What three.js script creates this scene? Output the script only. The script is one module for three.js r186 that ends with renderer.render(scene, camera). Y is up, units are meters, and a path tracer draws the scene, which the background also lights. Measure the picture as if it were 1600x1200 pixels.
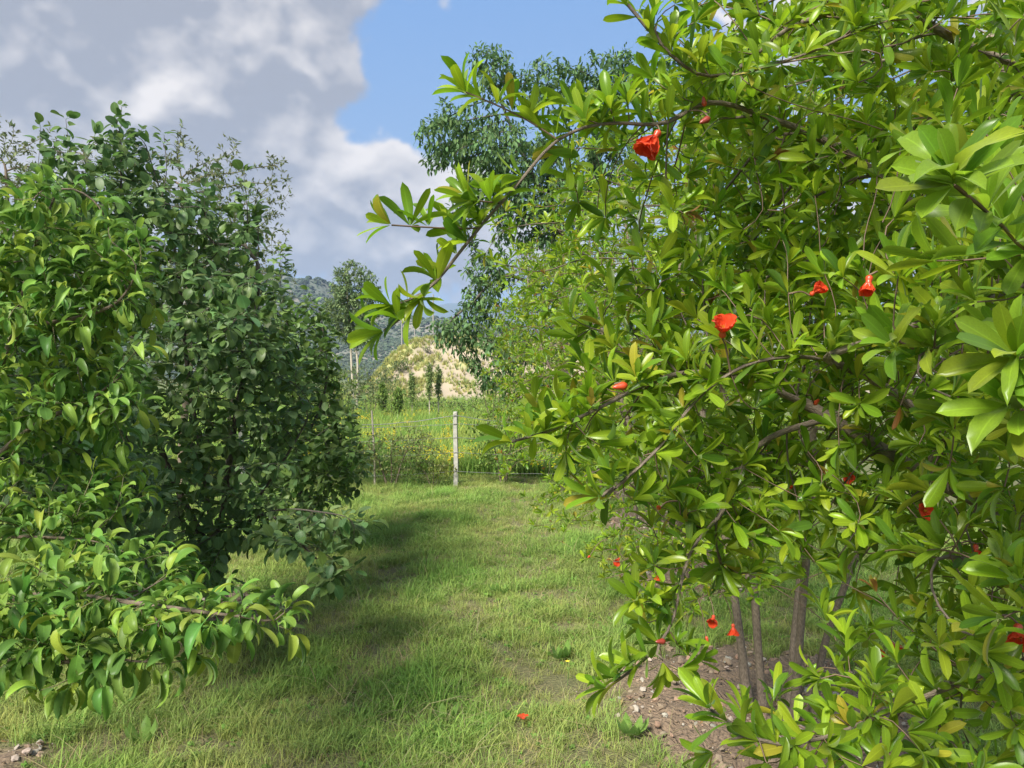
import * as THREE from 'three';
import { mergeGeometries } from 'three/addons/utils/BufferGeometryUtils.js';
import { createNoise2D, createNoise3D } from 'simplex-noise';

// ---------------------------------------------------------------- camera, sky, sun, exposure
const EYE = 1.6, F = 1203;
const scene = new THREE.Scene();
const camera = new THREE.PerspectiveCamera(53.0, 4 / 3, 0.05, 9000);
camera.position.set(0, EYE, 0);
camera.rotation.x = -Math.atan(10 / F);
const renderer = new THREE.WebGLRenderer({ antialias: true });
renderer.setSize(1024, 768);
renderer.toneMapping = THREE.LinearToneMapping;
const EXPOSURE = 3.0;
renderer.toneMappingExposure = EXPOSURE;
renderer.shadowMap.enabled = true;

const sun = new THREE.DirectionalLight(new THREE.Color(1, 0.955, 0.85), 3.1);
sun.position.set(-18, 33, 22);
sun.target.position.set(0, 0, -6);
sun.castShadow = true;
sun.shadow.radius = 40;
sun.shadow.mapSize.set(4096, 4096);
Object.assign(sun.shadow.camera, { left: -25, right: 25, top: 25, bottom: -25, near: 1, far: 150 });
scene.add(sun, sun.target);

function mulberry(a) { return () => { a |= 0; a = a + 0x6D2B79F5 | 0; let t = Math.imul(a ^ a >>> 15, 1 | a); t = t + Math.imul(t ^ t >>> 7, 61 | t) ^ t; return ((t ^ t >>> 14) >>> 0) / 4294967296; }; }
const n3 = createNoise3D(mulberry(11)), n2 = createNoise2D(mulberry(12));
const sstep = (a, b, x) => { const t = Math.min(1, Math.max(0, (x - a) / (b - a))); return t * t * (3 - 2 * t); };
const mix = (a, b, t) => a + (b - a) * t;
const fbm3 = (x, y, z, o) => { let s = 0, a = 0.5; for (let i = 0; i < o; i++) { s += a * n3(x, y, z); x = x * 2.03 + 7.1; y = y * 2.03 + 3.7; z = z * 2.03 - 5.3; a *= 0.5; } return s; };
const fbm2 = (x, y, o) => { let s = 0, a = 0.5; for (let i = 0; i < o; i++) { s += a * n2(x, y); x = x * 2.03 + 7.1; y = y * 2.03 + 3.7; a *= 0.5; } return s; };

{ // broken cumulus over blue: cloud banks as [azimuth, elevation, half widths (degrees), weight], plus noise that goes on all round
  const W = 3072, H = 1536, px = new Float32Array(W * H * 4);
  const banks = [
    [-28, 24, 13, 9, 0.85], [-19, 25, 8, 6, 0.45], [-21, 17, 10, 6, 0.35], [-12, 13.5, 7, 4.2, 0.5], [-7, 12.5, 4.5, 4.5, 0.45], [-14, 9, 7, 3, 0.25], [-9, 9.5, 3.4, 1.3, 0.3],
    [-12.8, 21, 1.6, 1.3, 0.32], [-15, 18.5, 2.2, 2.0, 0.3], [-2, 27, 7, 2.2, 0.28],
    [-3, 21, 9.5, 6, -0.95], [8, 24, 8, 9, -0.6], [-11.5, 18.6, 3.6, 2.2, -0.6], [-10, 6, 12, 2.2, -0.35], [12, 14, 12, 8, -0.15],
  ];
  const lightX = -0.52, lightY = 0.84, lightZ = 0.15;
  const field = (x, y, z, az, el, oct) => {
    let b = 0.10;
    for (const [a, e, wa, we, w] of banks) { let da = az - a; if (da > 180) da -= 360; if (da < -180) da += 360; const q = (da / wa) ** 2 + ((el - e) / we) ** 2; if (q < 6) b += w * Math.exp(-q); }
    const k = 4.4, yy = y * 1.5;
    const wx = 0.16 * n3(x * 9 + 9, yy * 9, z * 9), wy = 0.16 * n3(x * 9, yy * 9 + 21, z * 9);
    let bil = 0, a = 0.5, f = 7.5; for (let i = 0; i < oct - 1; i++) { bil += a * (0.5 - Math.abs(n3(x * f + i * 3.1, y * 1.25 * f, z * f - i))); f *= 2.1; a *= 0.55; }
    return b + 0.62 * fbm3(x * k + wx, yy * k + wy, z * k, 4) + 0.62 * bil;
  };
  for (let j = 0; j < H; j++) {
    const el = ((j + 0.5) / H - 0.5) * Math.PI, y = Math.sin(el), c = Math.cos(el), eld = el * 180 / Math.PI;
    for (let i = 0; i < W; i++) {
      const o = (j * W + i) * 4;
      let r, g, b;
      if (el < -0.03) { r = 0.11; g = 0.13; b = 0.07; } else {
        const th = ((i + 0.5) / W - 0.5) * 2 * Math.PI, x = c * Math.cos(th), z = c * Math.sin(th), az = Math.atan2(x, -z) * 180 / Math.PI;
        const t = Math.pow(Math.max(0, y), 0.55);
        r = mix(0.42, 0.045, t); g = mix(0.55, 0.215, t); b = mix(0.66, 0.61, t);
        const d = field(x, y, z, az, eld, 7);
        const dl = field(x + lightX * 0.03, y + lightY * 0.03, z + lightZ * 0.03, az - 0.6, eld + 1.3, 5), d4 = field(x, y, z, az, eld, 5);
        const cover = sstep(0.06, 0.30, d) * sstep(0.5, 4.5, eld) ;
        const thick = sstep(0.15, 0.85, d);
        let lit = 0.47 + 1.25 * (d4 - dl) - 0.3 * thick + 0.36 * fbm3(x * 6 + 4, y * 9, z * 6, 4) + 0.5 * (d - d4);
        lit = Math.min(1, Math.max(0, lit));
        const cr = mix(0.315, 0.76, lit), cg = mix(0.335, 0.725, lit), cb = mix(0.39, 0.71, lit);
        r = mix(r, cr, cover); g = mix(g, cg, cover); b = mix(b, cb, cover);
      }
      px[o] = r * 1.3 / EXPOSURE; px[o + 1] = g * 1.3 / EXPOSURE; px[o + 2] = b * 1.3 / EXPOSURE; px[o + 3] = 1;
    }
  }
  const tex = new THREE.DataTexture(px, W, H, THREE.RGBAFormat, THREE.FloatType);
  tex.mapping = THREE.EquirectangularReflectionMapping; tex.magFilter = THREE.LinearFilter; tex.minFilter = THREE.LinearFilter; tex.needsUpdate = true;
  scene.background = tex; scene.environment = tex;
}
scene.fog = new THREE.FogExp2(new THREE.Color(0.52, 0.70, 1.0), 0.00024);

// ---------------------------------------------------------------- helpers
const V = (x, y, z) => new THREE.Vector3(x, y, z);
const at = (x, y, d) => V((x - 800) / F * d, EYE + (590 - y) / F * d, -d);      // a point d metres ahead of the eye
const lin = (r, g, b) => new THREE.Color().setRGB(r, g, b);
const taken = {};
const numbered = (n) => { const k = taken[n] = (taken[n] ?? -1) + 1; return k ? `${n}_${String(k).padStart(3, '0')}` : n; };
function shade(o) { o.traverse((m) => { if (m.isMesh) { m.castShadow = true; m.receiveShadow = true; } }); return o; }
function thing(name, label, category, [x, y, z], group) {
  const o = new THREE.Group(); o.name = numbered(name); o.position.set(x, y, z);
  o.userData = { label, category }; if (group) o.userData.group = group;
  scene.add(o); return o;
}
function part(name, geo, mat, parent, kind) { const m = new THREE.Mesh(geo, mat); m.name = name; if (kind) m.userData.kind = kind; parent.add(m); m.castShadow = m.receiveShadow = true; return m; }
function tagged(o, name, label, category, kind, group) { o.name = numbered(name); o.userData = { label, category }; if (kind) o.userData.kind = kind; if (group) o.userData.group = group; o.castShadow = o.receiveShadow = true; scene.add(o); return o; }
function structure(geo, mat, name, label, category) { const m = new THREE.Mesh(geo, mat); m.name = name; m.userData = { kind: 'structure', label, category }; m.castShadow = m.receiveShadow = true; scene.add(m); return m; }
function dataTex(w, h, f, srgb) {
  const d = new Uint8Array(w * h * 4);
  for (let j = 0; j < h; j++) for (let i = 0; i < w; i++) { const c = f(i / w, j / h, i, j), o = (j * w + i) * 4; for (let k = 0; k < 3; k++) d[o + k] = Math.max(0, Math.min(255, Math.round(255 * (c.length ? c[k] : c)))); d[o + 3] = 255; }
  const t = new THREE.DataTexture(d, w, h); t.wrapS = t.wrapT = THREE.RepeatWrapping; t.magFilter = THREE.LinearFilter; t.minFilter = THREE.LinearMipmapLinearFilter; t.generateMipmaps = true; if (srgb) t.colorSpace = THREE.SRGBColorSpace; t.needsUpdate = true; return t;
}
const tile = (u, v, f, o, s) => { const a = u * 2 * Math.PI, b = v * 2 * Math.PI, r = f / 6.283; return fbm3(Math.cos(a) * r + s, Math.sin(a) * r + Math.cos(b) * r * 1.3, Math.sin(b) * r * 1.3 + s * 2, o); };

// ---------------------------------------------------------------- leaves
function leafTex(veins, blade) {
  return dataTex(64, 128, (u, v) => {
    const x = Math.abs(u - 0.5) * 2;
    const rib = Math.exp(-((x / 0.07) ** 2)), s = (v * veins - x * 1.5) % 1, vein = Math.exp(-(((Math.abs(s < 0 ? s + 1 : s) - 0.5) / 0.09) ** 2)) * 0.5;
    const m = blade + 0.05 * n2(u * 9, v * 16) + 0.035 * n2(u * 30, v * 40);
    return [m + (1 - m) * Math.min(1, 0.8 * rib + 0.22 * vein), m + (1 - m) * Math.min(1, 0.85 * rib + 0.25 * vein), m * 0.95 + 0.3 * rib];
  });
}
const texPom = leafTex(9, 0.72), texBroad = leafTex(7, 0.74);
// length 1 along +y, upper face +z; a and b shape the outline, bend curls the tip down, fold lifts the two halves
function leafGeo({ w, seg = 6, a = 0.7, b = 0.8, bend = 0.5, fold = 0.3, petiole = 0, wave = 0, twist = 0 }) {
  const pos = [], uv = [], idx = [];
  const peak = Math.pow(a / (a + b), a) * Math.pow(b / (a + b), b);
  let y = petiole, z = 0;
  for (let i = 0; i <= seg; i++) {
    const t = i / seg, half = Math.max(0.0, Math.pow(t, a) * Math.pow(1 - t, b) / peak * w / 2) + (i === 0 ? 0.012 : 0);
    const th = bend * Math.pow(t, 1.3), tw = twist * t;
    for (const s of [-1, 0, 1]) {
      const h = s * half, up = fold * Math.abs(h) + wave * Math.sin(t * 9 + s) * Math.abs(s) * 0.05;
      const hx = h * Math.cos(tw), hz = up + h * Math.sin(tw);
      pos.push(hx, y + hz * Math.sin(th), z + hz * Math.cos(th)); uv.push(0.5 + s * 0.5, t);
    }
    if (i < seg) { y += Math.cos(th) / seg; z -= Math.sin(th) / seg; }
  }
  for (let i = 0; i < seg; i++) for (const k of [0, 1]) { const p = i * 3 + k; if (i === seg - 1) idx.push(p, p + 1, p + 4); else idx.push(p, p + 1, p + 4, p, p + 4, p + 3); }
  if (petiole) {
    const n = pos.length / 3; pos.push(-0.014, 0, 0.01, 0.014, 0, 0.01, 0.012, petiole, 0, -0.012, petiole, 0); uv.push(0.5, 0, 0.5, 0, 0.5, 0.02, 0.5, 0.02); idx.push(n, n + 1, n + 2, n, n + 2, n + 3);
  }
  const g = new THREE.BufferGeometry();
  g.setAttribute('position', new THREE.Float32BufferAttribute(pos, 3)); g.setAttribute('uv', new THREE.Float32BufferAttribute(uv, 2)); g.setIndex(idx); g.computeVertexNormals();
  return g;
}
function leafMat(tex, { through = 0.42, gloss = 0.5, rough = 0.32, color } = {}) {
  return new THREE.MeshPhysicalMaterial({ color: color ?? lin(1, 1, 1), map: tex, roughness: 1, transmission: through, thickness: 0, clearcoat: gloss, clearcoatRoughness: rough, ior: 1.4, specularIntensity: 0.2, side: THREE.DoubleSide });
}
const POM = { geos: [leafGeo({ w: 0.25, a: 0.9, b: 0.5, bend: 0.5, fold: 0.4, seg: 9 }), leafGeo({ w: 0.23, a: 0.95, b: 0.48, bend: 0.95, fold: 0.3, seg: 9, wave: 0.7 }), leafGeo({ w: 0.27, a: 0.95, b: 0.48, bend: 0.2, fold: 0.5, seg: 9, twist: 0.5 })], tex: texPom, gloss: 0.9, rough: 0.3, through: 0.54 };
const PEAR = { geos: [leafGeo({ w: 0.36, a: 0.62, b: 0.95, bend: 1.6, fold: 0.75, seg: 7, petiole: 0.3 }), leafGeo({ w: 0.33, a: 0.62, b: 1.0, bend: 1.2, fold: 0.9, seg: 7, petiole: 0.35 }), leafGeo({ w: 0.38, a: 0.6, b: 0.9, bend: 1.8, fold: 0.55, seg: 7, petiole: 0.25, twist: 0.3 })], tex: texBroad, gloss: 0.45, rough: 0.38, through: 0.42 };
const PLUM = { geos: [leafGeo({ w: 0.66, a: 0.55, b: 0.75, bend: 0.6, fold: 0.3, seg: 6, petiole: 0.35 }), leafGeo({ w: 0.62, a: 0.55, b: 0.8, bend: 0.9, fold: 0.4, seg: 6, petiole: 0.4 }), leafGeo({ w: 0.7, a: 0.5, b: 0.7, bend: 0.3, fold: 0.25, seg: 6, petiole: 0.3, twist: 0.4 })], tex: texBroad, gloss: 0.45, rough: 0.36, through: 0.42 };
const WALNUT = { geos: [leafGeo({ w: 0.36, a: 0.7, b: 0.9, bend: 0.5, fold: 0.25, seg: 4 })], tex: texBroad, gloss: 0.25, rough: 0.45, through: 0.36 };
const SMALL = { geos: [leafGeo({ w: 0.42, a: 0.7, b: 0.8, bend: 0.3, fold: 0.3, seg: 3 })], tex: texBroad, gloss: 0.2, rough: 0.45, through: 0.4 };
for (const k of [POM, PEAR, PLUM, WALNUT, SMALL]) k.mat = leafMat(k.tex, { through: k.through, gloss: k.gloss, rough: k.rough });
const tintMats = new Map();
function tintMat(kind, c) { // leaf materials in a limited set of tints
  const q = (v) => Math.round(Math.log2(Math.max(v, 0.004)) * 3) / 3, key = `${kind.tex.id}|${kind.gloss}|${q(c.r)}|${q(c.g)}|${q(c.b)}`;
  if (!tintMats.has(key)) tintMats.set(key, leafMat(kind.tex, { through: kind.through, gloss: kind.gloss, rough: kind.rough, color: lin(2 ** q(c.r), 2 ** q(c.g), 2 ** q(c.b)) }));
  return tintMats.get(key);
}

// ---------------------------------------------------------------- bark
function barkMat(a, b, key) {
  const t = dataTex(128, 128, (u, v) => { const n = 0.5 + 0.5 * tile(u, v, 9, 4, key) + 0.35 * tile(u, v * 0.4, 22, 3, key + 3), s = Math.min(1, Math.max(0, n)); return [mix(a[0], b[0], s), mix(a[1], b[1], s), mix(a[2], b[2], s)]; });
  const h = dataTex(128, 128, (u, v) => 0.5 + 0.5 * tile(u, v, 20, 4, key + 5));
  t.repeat.set(1, 4); h.repeat.set(1, 4);
  return new THREE.MeshStandardMaterial({ map: t, bumpMap: h, bumpScale: 0.003, roughness: 0.85 });
}
const barkPom = barkMat([0.10, 0.075, 0.055], [0.30, 0.24, 0.18], 1), barkPear = barkMat([0.10, 0.075, 0.05], [0.27, 0.21, 0.15], 2), barkDark = barkMat([0.05, 0.042, 0.035], [0.17, 0.14, 0.115], 3), barkPale = barkMat([0.30, 0.26, 0.20], [0.62, 0.55, 0.44], 4);
const twigPom = new THREE.MeshStandardMaterial({ color: lin(0.16, 0.105, 0.07), roughness: 0.7 }), twigGreen = new THREE.MeshStandardMaterial({ color: lin(0.13, 0.12, 0.05), roughness: 0.7 }), twigDark = new THREE.MeshStandardMaterial({ color: lin(0.08, 0.065, 0.05), roughness: 0.8 });

function tube(pts, rad, sides) {
  const pos = [], nor = [], uv = [], idx = []; let u = V(1, 0, 0), len = 0; const T = V(), B = V(), N = V();
  for (let i = 0; i < pts.length; i++) {
    T.subVectors(pts[Math.min(i + 1, pts.length - 1)], pts[Math.max(i - 1, 0)]).normalize();
    if (i === 0) u = Math.abs(T.x) < 0.9 ? V(1, 0, 0) : V(0, 0, 1);
    N.copy(u).addScaledVector(T, -u.dot(T)).normalize(); u = N.clone(); B.crossVectors(T, N);
    if (i) len += pts[i].distanceTo(pts[i - 1]);
    for (let k = 0; k <= sides; k++) { const a = k / sides * 2 * Math.PI, c = Math.cos(a), s = Math.sin(a), nx = N.x * c + B.x * s, ny = N.y * c + B.y * s, nz = N.z * c + B.z * s; pos.push(pts[i].x + nx * rad[i], pts[i].y + ny * rad[i], pts[i].z + nz * rad[i]); nor.push(nx, ny, nz); uv.push(k / sides, len); }
  }
  for (let i = 0; i < pts.length - 1; i++) for (let k = 0; k < sides; k++) { const a = i * (sides + 1) + k, b = a + sides + 1; idx.push(a, a + 1, b, a + 1, b + 1, b); }
  const n = pos.length / 3, e = pts[pts.length - 1]; pos.push(e.x, e.y, e.z); nor.push(T.x, T.y, T.z); uv.push(0, len); const o = (pts.length - 1) * (sides + 1); for (let k = 0; k < sides; k++) idx.push(o + k, o + k + 1, n);
  const g = new THREE.BufferGeometry(); g.setAttribute('position', new THREE.Float32BufferAttribute(pos, 3)); g.setAttribute('normal', new THREE.Float32BufferAttribute(nor, 3)); g.setAttribute('uv', new THREE.Float32BufferAttribute(uv, 2)); g.setIndex(idx); return g;
}

// ---------------------------------------------------------------- tree growth: twigs grow from guide limbs towards points spread through the crown's lobes
function grow({ limbs, lobes, step, kill, seed, reach = 1.2, sag = 0, max = 9000 }) {
  const rnd = mulberry(seed), P = [], par = [], limb = [];
  const add = (p, parent, l) => { P.push(p); par.push(parent); limb.push(l); return P.length - 1; };
  limbs.forEach((L, li) => {
    let from = -1;
    if (L.length && P.length && !L.root) { let best = 1e9; P.forEach((q, i) => { const d = q.distanceToSquared(L[0]); if (d < best) { best = d; from = i; } }); }
    const c = new THREE.CatmullRomCurve3(from >= 0 ? [P[from], ...L.filter((p, i) => i > 0 || p.distanceTo(P[from]) > step)] : L, false, 'centripetal');
    const n = Math.max(2, Math.ceil(c.getLength() / step));
    for (let i = from >= 0 ? 1 : 0; i <= n; i++) { const q = c.getPointAt(i / n); if (i > 0 && i < n) q.add(V(rnd() - 0.5, rnd() - 0.5, rnd() - 0.5).multiplyScalar(step * 0.12)); from = add(q, from, li); }
  });
  const nLimb = P.length, A = [];
  for (const [c, r, n, shell = 0.0] of lobes) for (let i = 0; i < n; i++) {
    let d; do d = V(rnd() * 2 - 1, rnd() * 2 - 1, rnd() * 2 - 1); while (d.lengthSq() > 1 || d.lengthSq() < shell * shell);
    A.push(V(c.x + d.x * r[0], c.y + d.y * r[1], c.z + d.z * r[2]));
  }
  let near = A.map(() => -1), dist = A.map(() => 1e9), live = A.map((_, i) => i);
  const see = (k) => { const p = P[k]; for (const a of live) { const d = p.distanceToSquared(A[a]); if (d < dist[a]) { dist[a] = d; near[a] = k; } } };
  for (let k = 0; k < nLimb; k++) see(k);
  const kids = new Uint8Array(max + nLimb + 10);
  for (let it = 0; it < 400 && live.length && P.length < max; it++) {
    const pull = new Map();
    for (const a of live) { if (dist[a] > reach * reach) continue; const v = A[a].clone().sub(P[near[a]]).normalize(); const q = pull.get(near[a]); if (q) q.add(v); else pull.set(near[a], v); }
    if (!pull.size) break;
    const before = P.length;
    for (const [k, v] of pull) {
      if (kids[k] > 3) continue; kids[k]++;
      v.normalize(); if (par[k] >= 0) v.addScaledVector(P[k].clone().sub(P[par[k]]).normalize(), 0.5);
      v.add(V(rnd() - 0.5, rnd() - 0.5 - sag, rnd() - 0.5).multiplyScalar(0.55)).normalize();
      add(P[k].clone().addScaledVector(v, step), k, -1);
    }
    for (let k = before; k < P.length; k++) see(k);
    live = live.filter((a) => dist[a] > kill * kill && kids[near[a]] <= 3);
  }
  return { P, par, limb, nLimb };
}
function project(p) { const d = -p.z; return d > 0.05 ? [800 + p.x / d * F, 590 - (p.y - EYE) / d * F, d] : null; }
const UP = V(0, 1, 0), M4 = new THREE.Matrix4();
function leafMatrix(l, base) {
  const y = l.d, z = l.n.clone().addScaledVector(y, -l.n.dot(y)).normalize(), x = V().crossVectors(y, z), s = l.len;
  return new THREE.Matrix4().makeBasis(x.multiplyScalar(s * l.wide), y.clone().multiplyScalar(s), z.multiplyScalar(s * l.curl)).setPosition(l.p.x - base.x, l.p.y - base.y, l.p.z - base.z);
}
function makeTree(o) {
  const rnd = mulberry(o.seed), g = grow(o), { P, par, limb } = g, n = P.length, base = o.base;
  const rad = new Float32Array(n), acc = new Float32Array(n), e = o.exp ?? 2.2, tip = o.tip ?? 0.0013, main = new Int32Array(n).fill(-1);
  for (let i = n - 1; i >= 0; i--) { rad[i] = Math.max(tip, Math.pow(acc[i] || tip ** e, 1 / e)); if (par[i] >= 0) { acc[par[i]] += rad[i] ** e; if (main[par[i]] < 0 || rad[i] > rad[main[par[i]]]) main[par[i]] = i; } }
  if (o.least) for (let i = 0; i < g.nLimb; i++) rad[i] = Math.max(rad[i], o.least(limb[i], P[i]));
  for (let i = 0; i < g.nLimb; i++) if (P[i].y < 0.28) rad[i] *= 1 + 0.45 * (1 - Math.max(0, P[i].y) / 0.28);
  const root = thing(o.name, o.label, o.category, [base.x, base.y, base.z], o.group);
  const thin = []; let branches = 0;
  for (let i = 0; i < n; i++) {
    if (par[i] >= 0 && main[par[i]] === i) continue;
    const pts = [], rr = []; if (par[i] >= 0) { pts.push(P[par[i]].clone().sub(base)); rr.push(Math.min(rad[i] * 1.15, rad[par[i]])); }
    for (let k = i; k >= 0; k = main[k]) { pts.push(P[k].clone().sub(base)); rr.push(rad[k]); }
    if (pts.length < 2) continue;
    for (let q = 0; q < 2; q++) for (let k = 1; k < pts.length - 1; k++) pts[k].lerp(pts[k - 1].clone().add(pts[k + 1]).multiplyScalar(0.5), 0.4);
    const r0 = rr[0], geo = tube(pts, rr, r0 > 0.02 ? 9 : r0 > 0.006 ? 6 : 3);
    if (par[i] < 0) part('trunk', geo, o.bark, root);
    else if (r0 > (o.branchFrom ?? 0.0045) && branches < 140) { branches++; part('branch', geo, o.bark, root); }
    else thin.push(geo);
  }
  const leaves = [];
  for (let i = 0; i < n; i++) {
    if (par[i] < 0 || (rad[i] > (o.leafBelow ?? 0.0045) && !o.leafy?.(limb[i], P[i]))) continue;
    o.leafAt({ p: P[i], dir: P[i].clone().sub(P[par[i]]).normalize(), tip: main[i] < 0, i, limb: limb[i], rnd, out: leaves });
  }
  // flowers and buds hang on short stalks from the nearest twig
  for (const f of o.flowers ?? []) {
    let best = 1e9, k = 0; for (let i = 0; i < n; i++) { const d = P[i].distanceToSquared(f.p); if (d < best && rad[i] < 0.012) { best = d; k = i; } }
    const a = P[k].clone().sub(base), b = f.p.clone().sub(base), m = a.clone().lerp(b, 0.6).add(V(0, 0.15 * a.distanceTo(b), 0));
    thin.push(tube(new THREE.CatmullRomCurve3([a, m, b]).getPoints(6), [0.0022, 0.002, 0.0019, 0.0018, 0.0018, 0.0018, 0.002], 5));
    const fl = flower(f, rnd); fl.position.copy(b); root.add(fl);
    if (f.clear) { const q = project(f.p); for (let i = leaves.length - 1; i >= 0; i--) { const c = leaves[i].p.clone().addScaledVector(leaves[i].d, leaves[i].len * 0.5), s = project(c); if (s && s[2] < q[2] + 0.01 && Math.hypot(s[0] - q[0] - (f.dx ?? 0), s[1] - q[1] - (f.dy ?? 0)) < f.clear) leaves.splice(i, 1); } }
  }
  if (thin.length) part('twigs', mergeGeometries(thin), o.twig, root, 'stuff');
  if (o.keep) for (let i = leaves.length - 1; i >= 0; i--) if (!o.keep(leaves[i])) leaves.splice(i, 1);
  // the 300 leaves that show largest are meshes of their own, the rest one mass
  const score = leaves.map((l) => { const q = project(l.p); return q && q[0] > -20 && q[0] < 1620 && q[1] > -20 && q[1] < 1220 ? l.len / q[2] : 0; });
  const order = leaves.map((_, i) => i).sort((a, b) => score[b] - score[a]), own = new Set(order.slice(0, o.own ?? 0).filter((i) => score[i] > 0));
  const kind = o.leaf;
  for (const i of own) { const m = part('leaf', kind.geos[i % kind.geos.length], tintMat(kind, leaves[i].c), root); m.matrixAutoUpdate = false; m.matrix.copy(leafMatrix(leaves[i], base)); m.matrix.decompose(m.position, m.quaternion, m.scale); m.matrixAutoUpdate = true; }
  const rest = leaves.filter((_, i) => !own.has(i));
  if (rest.length) {
    const im = new THREE.InstancedMesh(kind.geos[0], kind.mat, rest.length); im.name = 'foliage'; im.userData.kind = 'stuff'; im.castShadow = im.receiveShadow = true;
    rest.forEach((l, i) => { im.setMatrixAt(i, leafMatrix(l, base)); im.setColorAt(i, l.c); }); root.add(im);
  }
  o.done?.(root, g, rad);
  if (globalThis.console && o.log !== false) console.log(root.name, 'nodes', n, 'leaves', leaves.length, 'base r', rad[0].toFixed(3), 'branches', branches);
  return root;
}
const rot = (rnd) => { let d; do d = V(rnd() * 2 - 1, rnd() * 2 - 1, rnd() * 2 - 1); while (d.lengthSq() > 1 || d.lengthSq() < 0.02); return d.normalize(); };
const pick = (rnd, list) => { let t = rnd(); for (const [w, c] of list) { if ((t -= w) < 0) return c; } return list[list.length - 1][1]; };
const vary = (rnd, c, s = 0.28) => { const k = 1 + (rnd() - 0.5) * 2 * s; return lin(c[0] * k * (1 + (rnd() - 0.5) * 0.25), c[1] * k, c[2] * k); };
// a rosette of leaves round an axis, upper faces turned to the axis
function rosette(q, axis, count, spread, len, tint, extra = {}) {
  const { rnd, out, p } = q, u = V().crossVectors(axis, Math.abs(axis.y) < 0.9 ? UP : V(1, 0, 0)).normalize(), v = V().crossVectors(axis, u); let a = rnd() * 6.283;
  for (let k = 0; k < count; k++) {
    a += 2.4 + (rnd() - 0.5) * 0.5; const th = spread[0] + (spread[1] - spread[0]) * (k + rnd() * 0.6) / count;
    const d = axis.clone().multiplyScalar(Math.cos(th)).addScaledVector(u, Math.cos(a) * Math.sin(th)).addScaledVector(v, Math.sin(a) * Math.sin(th)).normalize();
    const nn = axis.clone().addScaledVector(d, -axis.dot(d)).add(rot(rnd).multiplyScalar(0.25)).addScaledVector(UP, extra.up ?? 0.15); if (nn.lengthSq() < 1e-4) nn.copy(u);
    out.push({ p: p.clone().addScaledVector(d, 0.004), d, n: nn.normalize(), len: len[0] + (len[1] - len[0]) * rnd(), wide: 0.85 + 0.35 * rnd(), curl: 0.3 + rnd() * 1.7, c: tint() });
  }
}
const POM_TINTS = [[0.35, [0.315, 0.50, 0.02]], [0.25, [0.235, 0.42, 0.018]], [0.28, [0.43, 0.60, 0.03]], [0.09, [0.15, 0.31, 0.02]], [0.03, [0.58, 0.52, 0.05]]];
function pomLeaves(size, chance = 0.8, fresh = 0.06, least = 0.5) {
  return (q) => {
    const { rnd, dir, tip } = q; if (!tip && rnd() > chance) return;
    const side = rot(rnd), axis = dir.clone().multiplyScalar(tip ? 0.9 : 0.35).addScaledVector(UP, 0.55).addScaledVector(side, tip ? 0.2 : 0.55).normalize();
    const young = rnd(); if (tip && young < fresh) { rosette(q, axis, 5, [0.05, 0.5], [0.4 * size, 0.7 * size], () => vary(rnd, pick(rnd, [[0.5, [0.46, 0.20, 0.05]], [0.5, [0.42, 0.36, 0.04]]]))); return; }
    const tint = () => vary(rnd, tip && young < fresh * 2.5 ? [0.40, 0.50, 0.03] : pick(rnd, POM_TINTS));
    rosette(q, axis, tip ? 7 + Math.floor(rnd() * 3) : rnd() < 0.62 ? 6 + Math.floor(rnd() * 3) : 2 + Math.floor(rnd() * 3), [0.2, 1.1], [least * size, 1.18 * size], tint);
  };
}
function broadLeaves(size, tints, { chance = 1, per = 2, droop = 0.35, fresh, scatter = 0.006 } = {}) {
  return (q) => {
    const { rnd, dir, tip } = q; if (rnd() > chance && !tip) return;
    const m = tip ? 4 : per;
    for (let k = 0; k < m; k++) {
      const s = rot(rnd); s.addScaledVector(dir, -s.dot(dir)).normalize();
      const d = s.multiplyScalar(1).addScaledVector(dir, tip ? 0.9 : 0.4).add(V(0, 0.25 - droop * rnd() * 2, 0)).normalize();
      const nn = V(0, 1, 0).add(rot(rnd).multiplyScalar(0.45));
      q.out.push({ p: q.p.clone().addScaledVector(rot(rnd), scatter * (0.3 + 0.7 * rnd())), d, n: nn.normalize(), len: size * (0.5 + 0.7 * rnd()), wide: 0.8 + 0.4 * rnd(), curl: 0.2 + rnd() * 1.3, c: vary(rnd, tip && fresh && rnd() < 0.6 ? fresh : pick(rnd, tints)) });
    }
  };
}

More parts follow.
